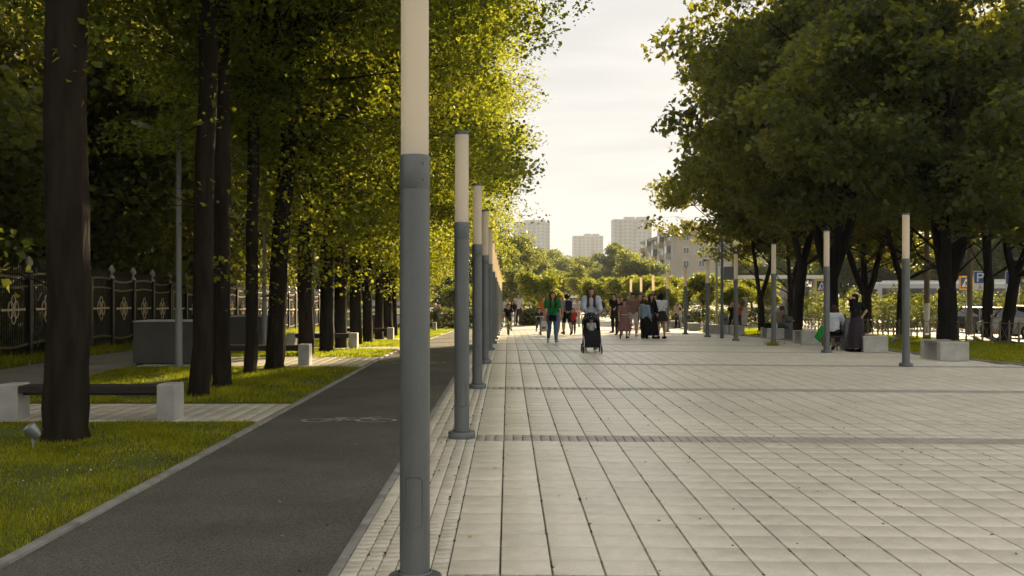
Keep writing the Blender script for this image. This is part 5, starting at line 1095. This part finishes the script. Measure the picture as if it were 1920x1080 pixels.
# group on the right of the stroller
def grp(px, fy, hy, face, lab, top, bottom, hair, **k): x, y, H = at(px, fy, hy); return person(x, y, face, H, lab, top, bottom, hair, **k)
TALK = ((35, 6, 70, 25), (30, 6, 75, 25))
grp(1153, 624, 552, 150, 'man in black at the back left of the talking group', BLK, BLK, DK, legs=STAND, arms=HANG, cell=.024)
grp(1161, 628, 558, 165, 'man in black looking down at his phone', BLK, (.02, .02, .022), DK, legs=STAND, arms=TALK, head=(16, 0), cell=.022, shoes=(.12, .05, .03))
grp(1165, 618, 557, 185, 'youth in black just behind the mauve dress', (.02, .02, .02), BLK, DK, legs=STAND, arms=HANG, cell=.026)
x, y, H = at(1170, 635, 564); md, J = person(x, y, 184, H, 'woman in a mauve midi dress with a white belt', MAU, MAU, BRN, lower='dress', skirt=.44, legs=((12, 6, 1), (-14, 16, 1)), arms=((-14, 12, 10, 2), (12, 10, 10, 2)), shoes=(.10, .04, .03), hairstyle='short', wide=1.08)
b = MB(); b.ring((0, 0, J['waist'].z-.02*H), (.098*H, 0, 0), (0, .079*H, 0), .012, 24, 5); b.build('belt', cloth(WHT), md)
grp(1187, 632, 552, 178, 'man in a mauve tee shirt and white shorts', (.19, .11, .10), (.50, .47, .43), DK, lower='shorts', legs=((10, 4, 2), (-12, 14, 2)), arms=((8, 9, 14, 3), (-10, 9, 12, 3)), shoes=(.5, .5, .5), wide=1.08)
grp(1178, 617, 553, 180, 'man in black behind the mauve tee shirt', BLK, BLK, DK, legs=STAND, cell=.028, arms=HANG)
grp(1200, 624, 552, 190, 'man in a dark patterned tee shirt and black shorts', (.03, .025, .03), BLK, DK, lower='shorts', legs=STAND, arms=TALK, cell=.024, shoes=(.4, .4, .4))
grp(1207, 618, 556, 200, 'youth in dark clothes hidden behind the denim jacket', (.03, .03, .035), BLK, DK, legs=STAND, arms=HANG, cell=.028)
grp(1209, 636, 563, 310, 'girl in a light denim hooded jacket and wide black trousers', (.20, .27, .36), BLK, BRN, style='hood', lower='wide', legs=STAND, arms=((5, 10, 20, 8), (5, 10, 20, 8)), hairstyle='long', shoes=(.5, .5, .5), tight=1.7)
grp(1220, 635, 553, 200, 'woman in a long black dress with long dark hair', BLK, BLK, DK, lower='dress', skirt=.56, style='long', hairstyle='long', legs=STAND, arms=((10, 8, 40, 20), (10, 8, 40, 20)))
grp(1228, 627, 553, 170, 'person in a dark vest behind the long black dress', (.03, .03, .035), BLK, DK, legs=STAND, cell=.024, arms=HANG)
wg, J = grp(1240, 635, 552, 20, 'girl in a white top and checked black skirt seen from behind', (.58, .60, .60), mat('check_cloth', (.02, .02, .022), .9, var=.6, scale=30, stretch=(1, 1, 1)), DK, lower='skirt', skirt=.24, legs=STAND, arms=((10, 8, 50, 30), (10, 8, 60, 30)), hairstyle='midlong', shoes=BLK)
q = wpt(wg, (0, 0, 0)); H = wg['_H']; b = MB(); b.tube([(.12, -.02, .80*H), (.04, -.115, .72*H), (-.08, -.125, .6*H), (-.16, -.03, .5*H)], .013, 5); b.build('bag_strap', cloth(BLK), wg)
for a in ('trousers',): pass
# small far figures
x, y = pxx(1271, 66), 66; person(x, y, 10, 1.68, 'blonde woman in a pink top and black trousers beyond the benches', (.5, .38, .34), BLK, BLO, hairstyle='midlong', legs=STAND, arms=HANG, cell=.034, detail=False)
x, y = pxx(1276.5, 65.5), 65.6; person(x, y, 90, 1.32, 'child in a pale shirt beside the blonde woman', (.5, .46, .48), (.3, .3, .32), DK, child=True, legs=STAND, arms=((30, 20, 20, 0), (30, 20, 20, 0)), cell=.034, detail=False)
x, y = pxx(1373, 62), 62; person(x, y, 185, 1.66, 'blonde walker in a black printed tee shirt beyond the camera mast', BLK, BLK, BLO, hairstyle='midlong', cell=.034, detail=False); x, y = pxx(1385, 63), 63
person(x, y, 185, 1.66, 'walker in a red top half hidden by the fourth right column', (.30, .06, .05), (.04, .04, .05), BRN, cell=.034, detail=False)
x, y = gpt(1391, 602); dogm = mat('dog_fur', (.05, .025, .02), .9, var=.3, scale=30)
def dogf(P):
    d = cap(P, (0, -.16, .24), (0, .14, .25), .08, .09); d = smin(d, cap(P, (0, .14, .28), (0, .24, .40), .06, .05), .04); d = smin(d, cap(P, (0, .24, .41), (0, .34, .38), .055, .03), .03); d = smin(d, cap(P, (0, -.2, .28), (0, -.3, .42), .02, .012), .02)
    for sx in (-.05, .05):
        d = smin(d, cap(P, (sx, .13, .2), (sx, .13, .02), .03, .02), .02); d = smin(d, cap(P, (sx, -.15, .2), (sx, -.11, .12), .045, .025), .02); d = smin(d, cap(P, (sx, -.11, .12), (sx, -.17, .08), .022, .018), .015); d = smin(d, cap(P, (sx, -.17, .08), (sx, -.16, .02), .018, .018), .01)
        d = smin(d, cap(P, (sx, .22, .44), (sx*1.4, .2, .36), .015, .02), .01)
    return d
V, Fs = nets(dogf, (-.15, -.36, 0), (.15, .42, .52), .018); t = thing('dog', 'small dark brown dog led by the walkers', 'dog', (x, y, gz(x, y)), R(190)); link('body', mesh_np('body', V, Fs, dogm, True), t)
for i, (px, d, c1, lab) in enumerate([(1047, 92, (.5, .3, .25), 'far pedestrian in a salmon top left of the white shirts'), (1053, 95, (.5, .42, .36), 'far pedestrian in a beige top'), (1075, 90, (.6, .58, .55), 'far pedestrian in a white shirt left of the red bag'), (1079, 93, (.55, .5, .48), 'far pedestrian in pale clothes carrying red'), (1067, 97, (.5, .5, .5), 'far pedestrian in grey behind the navy backpack'), (1132, 88, BLK, 'far pedestrian in black right of the stroller'), (1118, 70, (.4, .4, .42), 'pedestrian mostly hidden behind the woman with the stroller')]):
    person(pxx(px, d), d, 180 if i % 2 else 175, 1.72, lab, c1, (.15, .16, .2), (BRN, DK, BLO)[i % 3], cell=.045, detail=False)
x, y = pxx(816.5, 62), 62; person(x, y, 250, 1.78, 'man in a white shirt reading with a companion past the lindens', (.5, .45, .42), (.04, .035, .03), DK, legs=STAND, arms=TALK, cell=.034, detail=False); x, y = pxx(823, 62), 61.8
person(x, y, 100, 1.66, 'companion in pale blue wide trousers beside the reading man', (.45, .33, .22), (.35, .45, .55), BRN, lower='wide', legs=STAND, arms=TALK, cell=.034, detail=False)
# seated man on the fourth right bench
bx, by = RB[3]; sm, J = person(bx+.55, by+.55, -60, 1.74, 'man in a brown shirt and grey trousers sitting on the fourth right bench', (.16, .12, .09), (.06, .06, .065), BRN, legs=((84, 58, 6), (78, 62, 6)), arms=((35, 10, 45, 10), (35, 10, 45, 10)), seat=.455, lean=22, head=(10, 0), shoes=(.45, .45, .45), style='long')
t = thing('bag', 'black bag lying on the fourth right bench beside the seated man', 'bag', (bx+.14, by+.5, gz(bx, by)+.46)); MB().bbox((0, 0, .11), (.26, .4, .22), .05).build('sack', cloth(BLK), t); MB().tube([(0, -.12, .2), (0, -.06, .3), (0, .06, .3), (0, .12, .2)], .012, 5).build('handle', cloth(BLK), t)
t = thing('jacket', 'folded pale jacket on the fourth right bench', 'jacket', (bx+.35, by+.35, gz(bx, by)+.46)); b = MB(); b.loft([[(.14*math.cos(a)*k, .1*math.sin(a)*k*(1+.2*math.sin(3*a)), z) for a in [i*math.pi/6 for i in range(12)]] for k, z in ((1, 0), (1.1, .1), (.8, .22), (.4, .3))]); b.build('cloth', cloth((.5, .53, .58)), t, smooth=50); MB().tube([(-.12, 0, .1), (-.17, .06, .03), (-.15, .16, .02)], .035, 6).build('sleeve', cloth((.5, .53, .58)), t, smooth=50)
# seated woman with baby, bag, second stroller, standing woman
x, y = gpt(1563, 657); hz_ = gz(x, y)
t = thing('folding_stool', 'dark low stool under the seated woman', 'stool', (x, y, hz_)); MB().bbox((0, 0, .40), (.4, .36, .04), .01).build('seat', M_dark, t)
for sx in (-.16, .16):
    for sy in (-.14, .14): MB().tube([(sx, sy, 0), (sx*.9, sy*.9, .39)], .014, 6).build('leg', M_dark, t)
sw2, J = person(x, y, -35, 1.66, 'seated woman in a white jacket and black skirt holding a baby', (.52, .55, .60), BLK, (.055, .028, .018), legs=((80, 75, 5), (84, 70, 5)), arms=((40, 10, 70, 30), (40, 10, 70, 30)), seat=.42, lean=10, head=(14, 0), style='long', lower='shorts', hairstyle='midlong', tight=1.7, shoes=(.03, .03, .03))
p = wpt(sw2, (.02, .27, .70)); person(p.x, p.y, 100, .62, 'baby in white held on the lap of the seated woman', WHT, WHT, (.25, .17, .1), legs=((60, 30, 10), (55, 35, 10)), arms=((30, 20, 40, 5), (30, 20, 40, 5)), seat=0, z=p.z-.1, child=True, style='long', cell=.013, lean=-5)
p = gpt(1542, 652); t = thing('shopping_bag', 'bright green printed shopping bag tilted beside the seated woman', 'bag', (p[0], p[1], gz(*p)+.42), .2); t.rotation_euler = (0, R(38), .2); MB().loft([[(-.14, -.05, -.22), (.14, -.05, -.22), (.14, .05, -.22), (-.14, .05, -.22)], [(-.17, -.07, .22), (.17, -.07, .22), (.17, .07, .22), (-.17, .07, .22)]]).build('sack', cloth((.01, .22, .04)), t)
b = MB(); b.add([(.02, -.062, -.18), (.13, -.06, -.18), (.15, -.075, .16), (.0, -.072, .12)], [(0, 1, 2, 3)]); b.build('print', cloth((.22, .04, .02)), t); MB().tube([(-.08, 0, .22), (-.05, 0, .33), (.05, 0, .33), (.08, 0, .22)], .009, 5).build('handle', cloth((.3, .45, .03)), t)
x, y = gpt(1578, 652); stroller(x+.15, y+.9, R(-60), 'grey stroller standing behind the seated woman')
x, y, H = at(1606, 660, 553); M_flor = mat('floral_cloth', (.009, .007, .009), .9, var=.3, scale=42, detail=2, col2=(.045, .03, .04))
person(x, y, 35, H, 'woman in black with a long dark floral skirt, one hand on her head', BLK, M_flor, DK, lower='skirt', skirt=.56, style='tee', legs=((3, 2, 3), (-3, 2, 3)), reach={0: ((-.055, -.005, .945), (-1, -.1, -.25)), 1: ((.135, -.02, .60), (1, -.5, .1))}, hairstyle='long', shoes=BLK, head=(4, 0))
t = thing('shopping_bag', 'white bag lying on the bench left of the seated woman', 'bag', (RB[2][0]+.35, RB[2][1]+.4, gz(*RB[2])+.46)); MB().loft([[(.2*math.cos(a)*k, .12*math.sin(a)*k, z) for a in [i*math.pi/6 for i in range(12)]] for k, z in ((1, 0), (1.05, .04), (.7, .09))]).build('sack', cloth(WHT), t, smooth=50); MB().tube([(-.06, 0, .06), (-.04, 0, .2), (.05, 0, .24), (.1, 0, .2)], .014, 6).build('handle', cloth(WHT), t, smooth=50)
# ------------------------------------------------------------------ haze
hz = MB(); hz.box((100, 545, 34), (1640, 1290, 74)); o = hz.build('haze', None, kind='stuff')
mh = bpy.data.materials.new('haze'); mh.use_nodes = True; n = mh.node_tree.nodes; n.clear()
ho = n.new('ShaderNodeOutputMaterial'); pv = n.new('ShaderNodeVolumePrincipled'); pv.inputs['Color'].default_value = (.92, .96, 1.0, 1)
pv.inputs['Density'].default_value = 0.0003; pv.inputs['Anisotropy'].default_value = 0.0
mh.node_tree.links.new(pv.outputs[0], ho.inputs['Volume']); o.data.materials.append(mh)
tag(o, 'thin warm evening haze filling the air over the whole place', 'haze')
